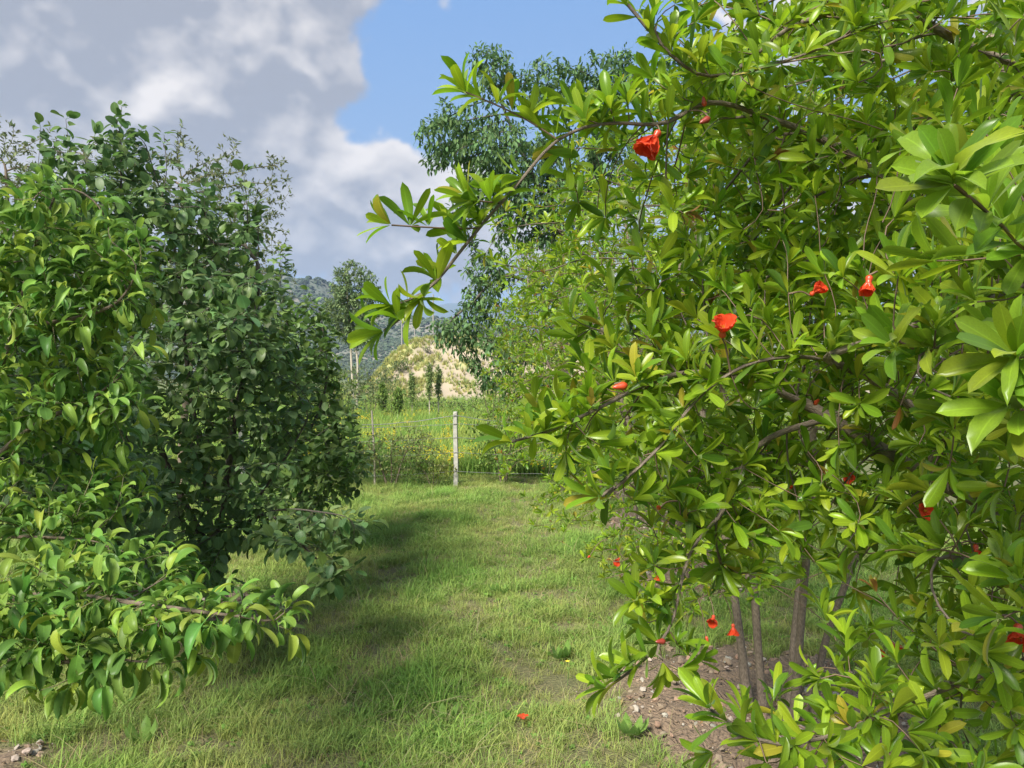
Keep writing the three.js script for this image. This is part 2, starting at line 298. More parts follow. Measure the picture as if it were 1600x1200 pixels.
// ---------------------------------------------------------------- pomegranate flowers
const petalMat = new THREE.MeshPhysicalMaterial({ color: lin(0.80, 0.085, 0.025), roughness: 1, transmission: 0.45, thickness: 0, side: THREE.DoubleSide, specularIntensity: 0.2 });
const calyxMat = new THREE.MeshPhysicalMaterial({ color: lin(0.55, 0.06, 0.018), roughness: 0.4, clearcoat: 0.4, clearcoatRoughness: 0.3 });
const calyxDark = new THREE.MeshPhysicalMaterial({ color: lin(0.25, 0.03, 0.02), roughness: 0.4, clearcoat: 0.4, clearcoatRoughness: 0.3 });
const stamenMat = new THREE.MeshStandardMaterial({ color: lin(0.75, 0.42, 0.05), roughness: 0.7 });
function petalGeo(seed) { // a crumpled, broad petal, length 1 along +y
  const g = new THREE.PlaneGeometry(1, 1, 8, 8), p = g.attributes.position, r = seed * 3.7;
  for (let i = 0; i < p.count; i++) { const u = p.getX(i) * 2, v = p.getY(i) + 0.5, w = 0.12 + 0.42 * Math.pow(Math.sin(Math.min(1, v * 0.92 + 0.06) * Math.PI * 0.62), 1.2) * (1 - 0.25 * sstep(0.8, 1, v)); p.setXYZ(i, u * w * (1 - 0.12 * v * v * u * u), v * (1 - 0.14 * u * u), 0.10 * n2(u * 1.6 + r, v * 4) * v + 0.05 * n2(u * 5 + r, v * 7 + 9) * v + 0.14 * v * v - 0.12 * u * u * v); }
  g.computeVertexNormals(); return g;
}
const petals = [0, 1, 2, 3].map(petalGeo);
const calyxGeo = (() => { // an urn on a stalk with six pointed lobes, length 1 along +y
  const prof = [[0.02, 0], [0.1, 0.03], [0.23, 0.14], [0.27, 0.26], [0.22, 0.42], [0.19, 0.55], [0.24, 0.72], [0.30, 0.82]].map(([x, y]) => new THREE.Vector2(x, y));
  const body = new THREE.LatheGeometry(prof, 18), lobes = [];
  for (let k = 0; k < 6; k++) { const a = k / 6 * 6.283, s = new THREE.ConeGeometry(0.16, 0.34, 5, 2); s.scale(1, 1, 0.35); s.translate(0, 0.15, 0); s.rotateX(0.45); s.translate(0, 0.78, 0.27); s.rotateY(a); lobes.push(s); }
  return mergeGeometries([body, ...lobes].map((q) => q.toNonIndexed()));
})();
const budGeo = (() => { const g = new THREE.LatheGeometry([[0.03, 0], [0.16, 0.05], [0.25, 0.2], [0.27, 0.34], [0.2, 0.55], [0.18, 0.68], [0.13, 0.85], [0.04, 0.97], [0.0, 1]].map(([x, y]) => new THREE.Vector2(x, y)), 14); const p = g.attributes.position; for (let i = 0; i < p.count; i++) { const y = p.getY(i), a = Math.atan2(p.getZ(i), p.getX(i)), k = 1 + 0.08 * Math.cos(a * 5) * sstep(0.4, 0.8, y); p.setX(i, p.getX(i) * k); p.setZ(i, p.getZ(i) * k); } g.computeVertexNormals(); return g; })();
const stamenGeo = mergeGeometries(Array.from({ length: 14 }, (_, k) => { const a = k * 2.4, r = 0.16 * Math.sqrt(k / 14), s = new THREE.ConeGeometry(0.028, 0.3, 4); s.translate(r * Math.cos(a), 0.85, r * Math.sin(a)); return s; }));
function flower(f, rnd) {
  const o = new THREE.Group(); o.name = f.bud ? 'flower_bud' : 'flower';
  o.quaternion.setFromUnitVectors(UP, V(...f.dir).normalize()); o.rotateY(rnd() * 6);
  const s = f.size;
  if (f.bud) { const b = part('calyx', budGeo, f.dark ? calyxDark : calyxMat, o); b.scale.setScalar(s); return o; }
  const c = part('calyx', calyxGeo, calyxMat, o); c.scale.setScalar(s * 0.8);
  const n = f.petals ?? 6;
  for (let k = 0; k < n; k++) { const p = part('petal', petals[k % 4], petalMat, o), a = k / n * 6.283 + rnd() * 0.4; p.rotation.set(0, a, 0); p.rotateX((f.open ?? 0.5) * (0.7 + 0.6 * rnd())); p.position.set(Math.sin(a) * 0.16 * s, 0.5 * s, Math.cos(a) * 0.16 * s); p.scale.setScalar(s * (f.petal ?? 0.85) * (0.85 + 0.3 * rnd())); }
  part('stamens', stamenGeo, stamenMat, o).scale.setScalar(s * 0.9);
  return o;
}

// ---------------------------------------------------------------- ground
const beds = [[1.22, -3.62, 0.75], [1.35, -6.1, 0.55], [1.5, -8.4, 0.5], [1.6, -10.6, 0.5], [-2.0, -5.1, 0.5], [-2.35, -2.6, 0.55], [1.6, -1.9, 0.7]];
const bare = (x, z) => { let b = 0; const w = 0.22 * fbm2(x * 1.7, z * 1.7, 3) + 0.12 * fbm2(x * 6, z * 6, 2); for (const [bx, bz, r] of beds) b = Math.max(b, sstep(r + 0.14, r - 0.12, Math.hypot(x - bx, (z - bz) * 0.85) + w)); return b; };
const ground = (x, z) => { const near = sstep(60, 15, Math.hypot(x, z)); return near * (0.05 * fbm2(x * 0.5, z * 0.5, 3) + 0.018 * fbm2(x * 4, z * 4, 3)) + 0.05 * bare(x, z) * sstep(20, 10, -z) * (0.5 + fbm2(x * 9, z * 9, 3)) ; };
{
  const axis = (lo, hi, s, far) => { const a = []; for (let v = lo; v <= hi + 1e-6; v += s) a.push(v); let st = s; for (let v = hi; v < far;) { st *= 1.17; v += st; a.push(v); } st = s; for (let v = lo; v > -far;) { st *= 1.17; v -= st; a.unshift(v); } return a; };
  const xs = axis(-4.5, 4, 0.045, 7000), zs = axis(-13, -1, 0.045, 7000), pos = [], uv = [], col = [], idx = [];
  for (const z of zs) for (const x of xs) {
    pos.push(x, ground(x, z), z); uv.push(x, z);
    const b = bare(x, z), p = 0.5 + 0.5 * fbm2(x * 0.9, z * 0.9, 4), far = sstep(12.5, 15, -z);
    const soil = [0.25, 0.18, 0.125], thatch = [mix(0.13, 0.21, p), mix(0.15, 0.19, p), mix(0.055, 0.09, p)], meadow = [mix(0.12, 0.19, p), mix(0.17, 0.21, p), 0.06];
    for (let k = 0; k < 3; k++) col.push(mix(mix(thatch[k], meadow[k], far), soil[k], b));
  }
  const w = xs.length; for (let j = 0; j < zs.length - 1; j++) for (let i = 0; i < w - 1; i++) { const a = j * w + i; idx.push(a, a + w, a + 1, a + 1, a + w, a + w + 1); }
  const g = new THREE.BufferGeometry(); g.setAttribute('position', new THREE.Float32BufferAttribute(pos, 3)); g.setAttribute('uv', new THREE.Float32BufferAttribute(uv, 2)); g.setAttribute('color', new THREE.Float32BufferAttribute(col, 3)); g.setIndex(idx); g.computeVertexNormals();
  const grain = dataTex(512, 512, (u, v) => { const n = 0.78 + 0.22 * tile(u, v, 30, 4, 5) + 0.3 * tile(u, v, 90, 3, 8); return [n, n * 0.985, n * 0.96]; }), bump = dataTex(512, 512, (u, v) => 0.5 + 0.45 * tile(u, v, 40, 5, 5));
  structure(g, new THREE.MeshStandardMaterial({ vertexColors: true, map: grain, bumpMap: bump, bumpScale: 0.02, roughness: 0.95 }), 'ground', 'orchard floor of soil and thatch running out to the fields', 'ground');
}

// ---------------------------------------------------------------- hills
function relief(name, label, x0, x1, z0, z1, nx, nz, h, colour, tex) {
  const pos = [], uv = [], col = [], idx = [];
  for (let j = 0; j <= nz; j++) for (let i = 0; i <= nx; i++) { const x = mix(x0, x1, i / nx), z = mix(z0, z1, j / nz), y = h(x, z); pos.push(x, y, z); uv.push(x / tex, z / tex); col.push(...colour(x, y, z)); }
  for (let j = 0; j < nz; j++) for (let i = 0; i < nx; i++) { const a = j * (nx + 1) + i, b = a + nx + 1; idx.push(a, a + 1, b, a + 1, b + 1, b); }
  const g = new THREE.BufferGeometry(); g.setAttribute('position', new THREE.Float32BufferAttribute(pos, 3)); g.setAttribute('uv', new THREE.Float32BufferAttribute(uv, 2)); g.setAttribute('color', new THREE.Float32BufferAttribute(col, 3)); g.setIndex(idx); g.computeVertexNormals();
  return structure(g, new THREE.MeshStandardMaterial({ vertexColors: true, roughness: 0.95, side: THREE.DoubleSide }), name, label, 'hill');
}
const hillAt = (x, z) => { const s = (x + 20 + 1.6 * n2(z * 0.07, 3)), front = sstep(-100, -119, z), left = sstep(-6, 6.5, s + (z + 118) * 0.12), right = 1 - 0.9 * sstep(8, 50, x); const gull = fbm2(x * 0.22 + z * 0.16, z * 0.07, 4); return -0.6 + 8.7 * front * left * right * (0.93 + 0.07 * n2(x * 0.06, z * 0.06)) + front * left * (1.0 * gull + 0.35 * fbm2(x * 0.9, z * 0.9, 3)); };
const hillY = (x, z) => 0.58 * hillAt(x * 2, z > -75 ? z * 2 : -150);
relief('hill', 'bare earth mound with dry grass beyond the field', -30, 40, -48.5, -230, 180, 260, hillY, (x0, y, z0) => {
  const x = x0 * 2, z = z0 * 2;
  const scree = sstep(-19, -11, x + 0.55 * (z + 112) + 6 * fbm2(x * 0.12, z * 0.12, 3)), n = fbm2(x * 0.5, z * 0.5, 4), grass = sstep(-0.1, 0.3, fbm2(x * 0.16 + 4, z * 0.2, 4) - 0.35 * scree + 0.12);
  const r = [0.34 + 0.12 * n, 0.28 + 0.09 * n, 0.20 + 0.06 * n], gr = [0.34 + 0.06 * n, 0.34 + 0.05 * n, 0.12]; return r.map((v, k) => mix(v, gr[k], grass));
}, 6);
const ridgeA = (x) => { const t = [[-1400, 260], [-700, 205], [-260, 118], [-200, 100], [-160, 78], [-107, 66], [-30, 52], [200, 42], [900, 60]]; for (let i = 1; i < t.length; i++) if (x < t[i][0]) return mix(t[i - 1][1], t[i][1], (x - t[i - 1][0]) / (t[i][0] - t[i - 1][0])); return 60; };
const mountY = (x, z) => { const f = sstep(-430, -830, z) * (1 - 0.55 * sstep(-830, -1200, z)); return -3 + f * ridgeA(x) * (1 + 0.05 * n2(x * 0.01, z * 0.01)) + f * (16 * fbm2(x * 0.012, z * 0.008, 4) + 2.5 * fbm2(x * 0.09, z * 0.09, 3)); };
const mountTone = (x, z) => fbm2(x * 0.02, z * 0.02, 5);
relief('mountain', 'grey green scrub covered mountain slope behind the mound', -1300, 700, -420, -1200, 240, 110, mountY, (x, y, z) => { const n = mountTone(x, z), k = sstep(0.0, 0.5, n); return [mix(0.11, 0.22, k), mix(0.125, 0.20, k), mix(0.09, 0.155, k)]; }, 40);
relief('far_mountain', 'distant blue mountain ridge on the horizon', -3500, 3500, -3000, -4600, 160, 60, (x, z) => { const f = sstep(-3000, -3700, z); return -5 + f * (318 + 55 * fbm2(x * 0.0011 + 3, z * 0.0004, 5) + 30 * n2(x * 0.0006, 1)); }, () => [0.07, 0.10, 0.10], 100);
{ // scrub on the mountain: low uneven clumps nobody could count
  const rnd = mulberry(77), clump = new THREE.IcosahedronGeometry(1, 1), p = clump.attributes.position;
  for (let i = 0; i < p.count; i++) { const k = 0.75 + 0.5 * n3(p.getX(i) * 1.7, p.getY(i) * 1.7, p.getZ(i) * 1.7); p.setXYZ(i, p.getX(i) * k, Math.max(-0.3, p.getY(i) * k * 0.8), p.getZ(i) * k); }
  clump.computeVertexNormals();
  const N = 26000, im = new THREE.InstancedMesh(clump, new THREE.MeshStandardMaterial({ roughness: 1 }), N); let k = 0;
  while (k < N) { const z = -470 - 420 * rnd(), x = mix(-0.62, 0.12, rnd()) * -z; if (mountTone(x, z) + rnd() * 0.5 > 0.6) continue; const s = 1.3 + 2.2 * rnd() * rnd(); M4.makeRotationY(rnd() * 6).scale(V(s, s * (0.7 + 0.4 * rnd()), s)).setPosition(x, mountY(x, z) + 0.3, z); im.setMatrixAt(k, M4); im.setColorAt(k, vary(rnd, [0.06, 0.085, 0.045], 0.4)); k++; }
  tagged(im, 'scrub', 'dense dark scrub dotting the mountain slope', 'scrub', 'stuff');
}
{ // tufts of dry grass and small scrub on the mound
  const rnd = mulberry(78), tuft = mergeGeometries(Array.from({ length: 9 }, (_, i) => { const g = leafGeo({ w: 0.10, seg: 2, bend: 0.7, fold: 0 }); g.rotateX(-Math.PI / 2 + Math.PI / 2); g.rotateX(0.3 + 0.35 * rnd()); g.rotateY(i * 2.4); return g; }));
  const N = 6000, im = new THREE.InstancedMesh(tuft, leafMat(null, { through: 0.25, gloss: 0 }), N); let k = 0;
  while (k < N) { const x = -19 + 30 * rnd(), z = -50.5 - 13 * rnd(), y = hillY(x, z); if (y < -0.1) continue; if (fbm2(x * 0.32 + 4, z * 0.4, 4) + 0.3 * rnd() < 0.05 + 0.3 * sstep(-9.5, -4, x)) { if (rnd() > 0.12) continue; } const s = 0.18 + 0.28 * rnd(); M4.makeRotationY(rnd() * 6).scale(V(s, s, s)).setPosition(x, y - 0.03, z); im.setMatrixAt(k, M4); im.setColorAt(k, vary(rnd, pick(rnd, [[0.75, [0.40, 0.40, 0.14]], [0.25, [0.26, 0.31, 0.10]]]), 0.3)); k++; }
  tagged(im, 'mound_grass', 'dry yellow green grass tufts over the earth mound', 'grass', 'stuff');
}

// ---------------------------------------------------------------- grass
function bladeTuft(seed, n, spread, h0, h1, w, lean) {
  const rnd = mulberry(seed), list = [];
  for (let i = 0; i < n; i++) {
    const h = mix(h0, h1, rnd()), a = rnd() * 6.283, l = lean * (0.3 + rnd()), r = spread * Math.sqrt(rnd()), b = rnd() * 6.283, ox = r * Math.cos(b), oz = r * Math.sin(b), ca = Math.cos(a), sa = Math.sin(a), ww = w * (0.6 + 0.7 * rnd());
    const pos = []; for (const t of [0, 0.5, 0.85]) { const f = l * h * t * t, y = h * (t - 0.25 * l * t * t); for (const s of [-1, 1]) { const q = s * ww / 2 * (1 - 0.55 * t); pos.push(ox + ca * f - sa * q, y, oz + sa * f + ca * q); } }
    const f = l * h * 1.1; pos.push(ox + ca * f, h * (1 - 0.3 * l), oz + sa * f);
    const g = new THREE.BufferGeometry(); g.setAttribute('position', new THREE.Float32BufferAttribute(pos, 3)); g.setIndex([0, 1, 2, 1, 3, 2, 2, 3, 4, 3, 5, 4, 4, 5, 6]); g.computeVertexNormals(); list.push(g);
  }
  return mergeGeometries(list);
}
const grassMat = leafMat(null, { through: 0.35, gloss: 0.12, rough: 0.5 });
function scatter(name, label, geo, count, place, colour, seed, category = 'grass') {
  const rnd = mulberry(seed), mats = [], cols = []; let tries = 0;
  while (mats.length < count && tries++ < count * 12) {
    const q = place(rnd); if (!q) continue; const [x, z, s, y = ground(x, z)] = q;
    mats.push(new THREE.Matrix4().makeRotationFromEuler(new THREE.Euler((rnd() - 0.5) * 0.3, rnd() * 6.283, (rnd() - 0.5) * 0.3)).scale(V(s * (0.8 + 0.4 * rnd()), s, s * (0.8 + 0.4 * rnd()))).setPosition(x, y - 0.004, z)); cols.push(colour(rnd, x, z));
  }
  const im = new THREE.InstancedMesh(geo, grassMat, mats.length); mats.forEach((m, i) => { im.setMatrixAt(i, m); im.setColorAt(i, cols[i]); });
  return tagged(im, name, label, category, 'stuff');
}
const lush = (x, z) => 0.5 + 0.7 * fbm2(x * 0.55 + 3, z * 0.4, 4), worn = (x, z) => sstep(0.55, 0.05, Math.abs(x - 0.12 + 0.1 * z * 0 + 0.25 * n2(z * 0.35, 8))) * sstep(-0.3, 0.2, fbm2(x * 1.3, z * 1.1, 3));
const patch = (x, z) => sstep(0.0, 0.32, fbm2(x * 1.5 + 17, z * 1.3, 4));
const grassCol = (rnd, x, z) => { const l = Math.min(1, Math.max(0, lush(x, z) - 0.35 * worn(x, z) - 0.3 * patch(x, z))); const a = [0.37, 0.415, 0.12], b = [0.20, 0.38, 0.065]; return vary(rnd, a.map((v, k) => mix(v, b[k], l)), 0.3); };
const lawn = (den) => (rnd) => { const z = -1.2 - 11.6 * Math.pow(rnd(), 1.15), x = -7.5 + 12.5 * rnd(); if (rnd() > den(x, z) || bare(x, z) > 0.25 + 0.7 * rnd() * rnd()) return null; return [x, z, (0.55 + 0.75 * rnd()) * (0.75 + 0.5 * Math.min(1, Math.max(0, lush(x, z)))) * (1 - 0.3 * worn(x, z)) * (1 - 0.35 * patch(x, z))]; };
scatter('grass', 'short green grass covering the orchard path', bladeTuft(1, 16, 0.045, 0.035, 0.095, 0.0042, 0.9), 94000, lawn((x, z) => 1 - 0.5 * worn(x, z) - 0.5 * patch(x, z)), grassCol, 31);
scatter('tall_grass', 'taller loose grass blades standing out of the turf', bladeTuft(2, 7, 0.03, 0.10, 0.19, 0.0038, 0.7), 7800, lawn((x, z) => 0.15 + sstep(0.5, 0.95, lush(x, z)) + sstep(-1.0, -1.8, x)), grassCol, 32);
scatter('dry_grass', 'pale dry straw lying among the green grass', bladeTuft(3, 5, 0.05, 0.05, 0.13, 0.003, 1.6), 12800, lawn((x, z) => 0.25 + worn(x, z) + 0.7 * patch(x, z)), (rnd) => vary(rnd, [0.42, 0.35, 0.19], 0.3), 33);
{
  const r = mulberry(41), leafs = []; for (let i = 0; i < 10; i++) { const g = leafGeo({ w: 0.75, seg: 3, bend: 0.6, fold: 0.1, petiole: 0.6 }); g.scale(0.022, 0.022, 0.022); g.rotateX(-0.9 + 0.7 * r()); g.rotateY(i * 2.4); g.translate((r() - 0.5) * 0.05, 0.004, (r() - 0.5) * 0.05); leafs.push(g); }
  scatter('clover', 'low clover and broad weeds among the grass', mergeGeometries(leafs), 14000, lawn((x, z) => sstep(0.1, 0.5, 0.5 + fbm2(x * 1.4 + 9, z * 1.4, 3))), (rnd) => vary(rnd, [0.18, 0.34, 0.065], 0.3), 34, 'clover');
}
// meadow beyond the fence
const beyond = (rnd) => { const d = 12.3 + 60 * Math.pow(rnd(), 2.2), x = mix(-0.55, 0.35, rnd()) * d; return [x, -d, (0.6 + 0.7 * rnd()) * (1 + 0.008 * d)]; };
scatter('meadow_grass', 'tall yellow green meadow grass beyond the fence', bladeTuft(4, 16, 0.12, 0.12, 0.34, 0.009, 0.7), 22000, beyond, (rnd, x, z) => vary(rnd, fbm2(x * 0.3, z * 0.25, 3) > 0.05 ? [0.34, 0.42, 0.09] : [0.22, 0.36, 0.07], 0.3), 35);
{
  const r = mulberry(43), head = []; for (let i = 0; i < 7; i++) { const g = new THREE.OctahedronGeometry(0.012, 0); g.translate((r() - 0.5) * 0.16, 0.3 + 0.14 * r(), (r() - 0.5) * 0.16); head.push(g); }
  scatter('yellow_flowers', 'yellow meadow flowers scattered around the fence line', mergeGeometries(head), 260, (rnd) => { const d = 11.5 + 20 * Math.pow(rnd(), 2), x = mix(-0.3, 0.12, rnd()) * d; return fbm2(x * 0.6, d * 0.5, 3) < 0.12 ? null : [x, -d, 0.9 + 0.4 * rnd()]; }, (rnd) => vary(rnd, [0.75, 0.62, 0.05], 0.2), 36, 'flowers');
}
{ // dead leaves lying on the bare beds and at their grassy edge
  const rnd = mulberry(45), N = 900, im = new THREE.InstancedMesh(POM.geos[1], leafMat(texPom, { through: 0.15, gloss: 0.05 }), N); let k = 0;
  while (k < N) { const b = beds[Math.floor(rnd() * beds.length)], x = b[0] + (rnd() - 0.5) * 2.6, z = b[1] + (rnd() - 0.5) * 2.6; if (bare(x, z) < 0.1 && rnd() > 0.2) continue; const s = 0.025 + 0.03 * rnd(); M4.makeRotationFromEuler(new THREE.Euler(-Math.PI / 2 + (rnd() - 0.5) * 0.7, 0, rnd() * 6.283, 'YXZ')).scale(V(s, s, s * 1.4)).setPosition(x, ground(x, z) + 0.006, z); im.setMatrixAt(k, M4); im.setColorAt(k, vary(rnd, pick(rnd, [[0.6, [0.34, 0.22, 0.11]], [0.4, [0.46, 0.36, 0.16]]]), 0.3)); k++; }
  tagged(im, 'leaf_litter', 'dry brown leaf litter on the soil under the trees', 'leaf litter', 'stuff');
}
{ // clods and small stones on the bare beds
  const st = new THREE.IcosahedronGeometry(1, 1), p = st.attributes.position; for (let i = 0; i < p.count; i++) { const k = 0.8 + 0.35 * n3(p.getX(i) * 1.3, p.getY(i) * 1.3, p.getZ(i) * 1.3); p.setXYZ(i, p.getX(i) * k, p.getY(i) * k * 0.65, p.getZ(i) * k); } st.computeVertexNormals();
  const rnd = mulberry(44), N = 9000, im = new THREE.InstancedMesh(st, new THREE.MeshStandardMaterial({ roughness: 0.95 }), N); let k = 0;
  while (k < N) { const b = beds[Math.floor(rnd() * beds.length)], x = b[0] + (rnd() - 0.5) * 2, z = b[1] + (rnd() - 0.5) * 2; if (bare(x, z) < 0.35) continue; const s = 0.003 + 0.022 * Math.pow(rnd(), 5); M4.makeRotationFromEuler(new THREE.Euler(rnd(), rnd() * 6, rnd())).scale(V(s, s, s)).setPosition(x, ground(x, z) + s * 0.25, z); im.setMatrixAt(k, M4); im.setColorAt(k, vary(rnd, pick(rnd, [[0.75, [0.25, 0.18, 0.125]], [0.25, [0.34, 0.29, 0.24]]]), 0.25)); k++; }
  tagged(im, 'soil_clods', 'brown clods and pebbles on the bare soil under the trees', 'soil', 'stuff');
}

// ---------------------------------------------------------------- pomegranate trees on the right
const L = (...a) => a.map((q) => at(...q));
const root = (l) => { l.root = true; return l; };
const lobe = (x, y, d, rx, ry, rz, n, shell) => [at(x, y, d), [rx, ry, rz], n, shell];
{ // the nearest tree: its stems stand right of the picture, its limbs reach across it
  const b = V(1.95, 0, -1.75);
  const stem = (...a) => root(a.map(([x, y, z]) => V(x, y, z)));
  const limbs = [
    stem([1.95, -0.03, -1.75], [1.9, 0.45, -1.72], [1.75, 0.95, -1.68], [1.62, 1.5, -1.65], [1.5, 2.1, -1.6], [1.35, 2.6, -1.5]),
    stem([2.02, -0.03, -1.82], [1.98, 0.6, -1.9], [1.8, 1.3, -1.95], [1.55, 1.9, -1.98], [1.2, 2.45, -1.95]),
    L([1640, 835, 1.62], [1600, 815, 1.62], [1480, 760, 1.64], [1390, 708, 1.66], [1300, 655, 1.7], [1255, 628, 1.72]),
    L([1640, 420, 1.75], [1440, 330, 1.72], [1310, 232, 1.68], [1190, 183, 1.62], [1110, 160, 1.57], [1028, 198, 1.5], [950, 192, 1.45], [873, 216, 1.42], [800, 300, 1.4], [740, 368, 1.38], [690, 430, 1.36], [640, 488, 1.35], [600, 517, 1.34]),
    L([873, 216, 1.42], [800, 175, 1.40], [728, 146, 1.38]),
    L([748, 360, 1.38], [700, 358, 1.36], [650, 354, 1.35], [612, 352, 1.34]),
    L([782, 322, 1.39], [750, 316, 1.37], [732, 312, 1.36]),
    L([660, 465, 1.355], [632, 472, 1.345], [612, 478, 1.34]),
    L([1480, 690, 1.6], [1455, 660, 1.55], [1340, 580, 1.5], [1260, 558, 1.48], [1190, 562, 1.46], [1130, 590, 1.44], [1070, 645, 1.42], [1040, 690, 1.40], [990, 740, 1.38], [940, 775, 1.36]),
    L([1255, 628, 1.72], [1180, 600, 1.62], [1080, 580, 1.55], [1000, 605, 1.5], [930, 640, 1.45], [860, 672, 1.42], [800, 690, 1.4]),
    L([1300, 655, 1.7], [1190, 690, 1.62], [1160, 730, 1.58], [1130, 800, 1.55], [1080, 860, 1.5], [1062, 920, 1.48], [1048, 985, 1.47], [1005, 1035, 1.46], [950, 1075, 1.45]),
    L([1640, 1010, 1.4], [1520, 1060, 1.35], [1400, 1110, 1.3], [1300, 1150, 1.25], [1200, 1165, 1.2], [1110, 1110, 1.2]),
    L([1640, 120, 1.7], [1510, 75, 1.66], [1400, 12, 1.62], [1320, -40, 1.6]),
    L([1400, 12, 1.62], [1240, 40, 1.55], [1150, 110, 1.5], [1090, 120, 1.47], [1030, 70, 1.45], [980, 10, 1.44]),
    L([1660, 420, 1.0], [1600, 390, 0.85], [1540, 330, 0.72], [1490, 290, 0.66]),
    L([1680, 560, 0.9], [1640, 545, 0.78], [1590, 560, 0.66]), L([1700, 620, 0.85], [1650, 640, 0.74], [1595, 640, 0.68]),
    L([1660, 520, 1.2], [1560, 520, 1.12], [1480, 540, 1.05], [1400, 545, 1.02]),
    L([1640, 900, 1.4], [1540, 880, 1.3], [1440, 860, 1.25]),
  ];
  const lobes = [
    lobe(1330, 110, 1.72, 0.42, 0.28, 0.34, 323), lobe(1130, 90, 1.58, 0.16, 0.13, 0.16, 68), lobe(1500, 60, 1.35, 0.3, 0.25, 0.25, 136), lobe(1460, 400, 1.5, 0.32, 0.28, 0.35, 255),
    lobe(1240, 330, 1.85, 0.34, 0.25, 0.3, 204), lobe(1190, 470, 1.75, 0.3, 0.2, 0.3, 187), lobe(1060, 590, 1.62, 0.22, 0.13, 0.22, 128), lobe(930, 640, 1.52, 0.16, 0.08, 0.16, 44), lobe(1010, 700, 1.5, 0.18, 0.13, 0.16, 68),
    lobe(1250, 720, 1.85, 0.36, 0.24, 0.3, 204), lobe(1450, 700, 1.6, 0.3, 0.3, 0.3, 204), lobe(1480, 900, 1.55, 0.3, 0.26, 0.26, 187), lobe(1130, 800, 1.62, 0.2, 0.16, 0.2, 76), lobe(1040, 960, 1.5, 0.08, 0.13, 0.1, 27),
    lobe(1460, 1110, 1.32, 0.3, 0.13, 0.22, 153), lobe(1300, 1180, 1.22, 0.18, 0.06, 0.15, 44), lobe(1590, 380, 0.95, 0.14, 0.22, 0.16, 44), lobe(1560, 560, 1.05, 0.14, 0.2, 0.16, 44), lobe(1580, 850, 1.15, 0.14, 0.25, 0.18, 68),
    lobe(1320, 260, 2.3, 0.5, 0.5, 0.3, 300), lobe(1480, 600, 2.1, 0.4, 0.5, 0.3, 200), lobe(1150, 250, 2.1, 0.3, 0.3, 0.25, 110), lobe(1000, 330, 1.62, 0.16, 0.13, 0.14, 34), lobe(960, 180, 1.5, 0.12, 0.06, 0.1, 20), lobe(1000, 480, 1.66, 0.18, 0.12, 0.16, 44),
    [V(1.7, 2.5, -1.7), [0.7, 0.5, 0.7], 120], [V(2.2, 1.6, -1.3), [0.5, 0.8, 0.6], 110],
  ];
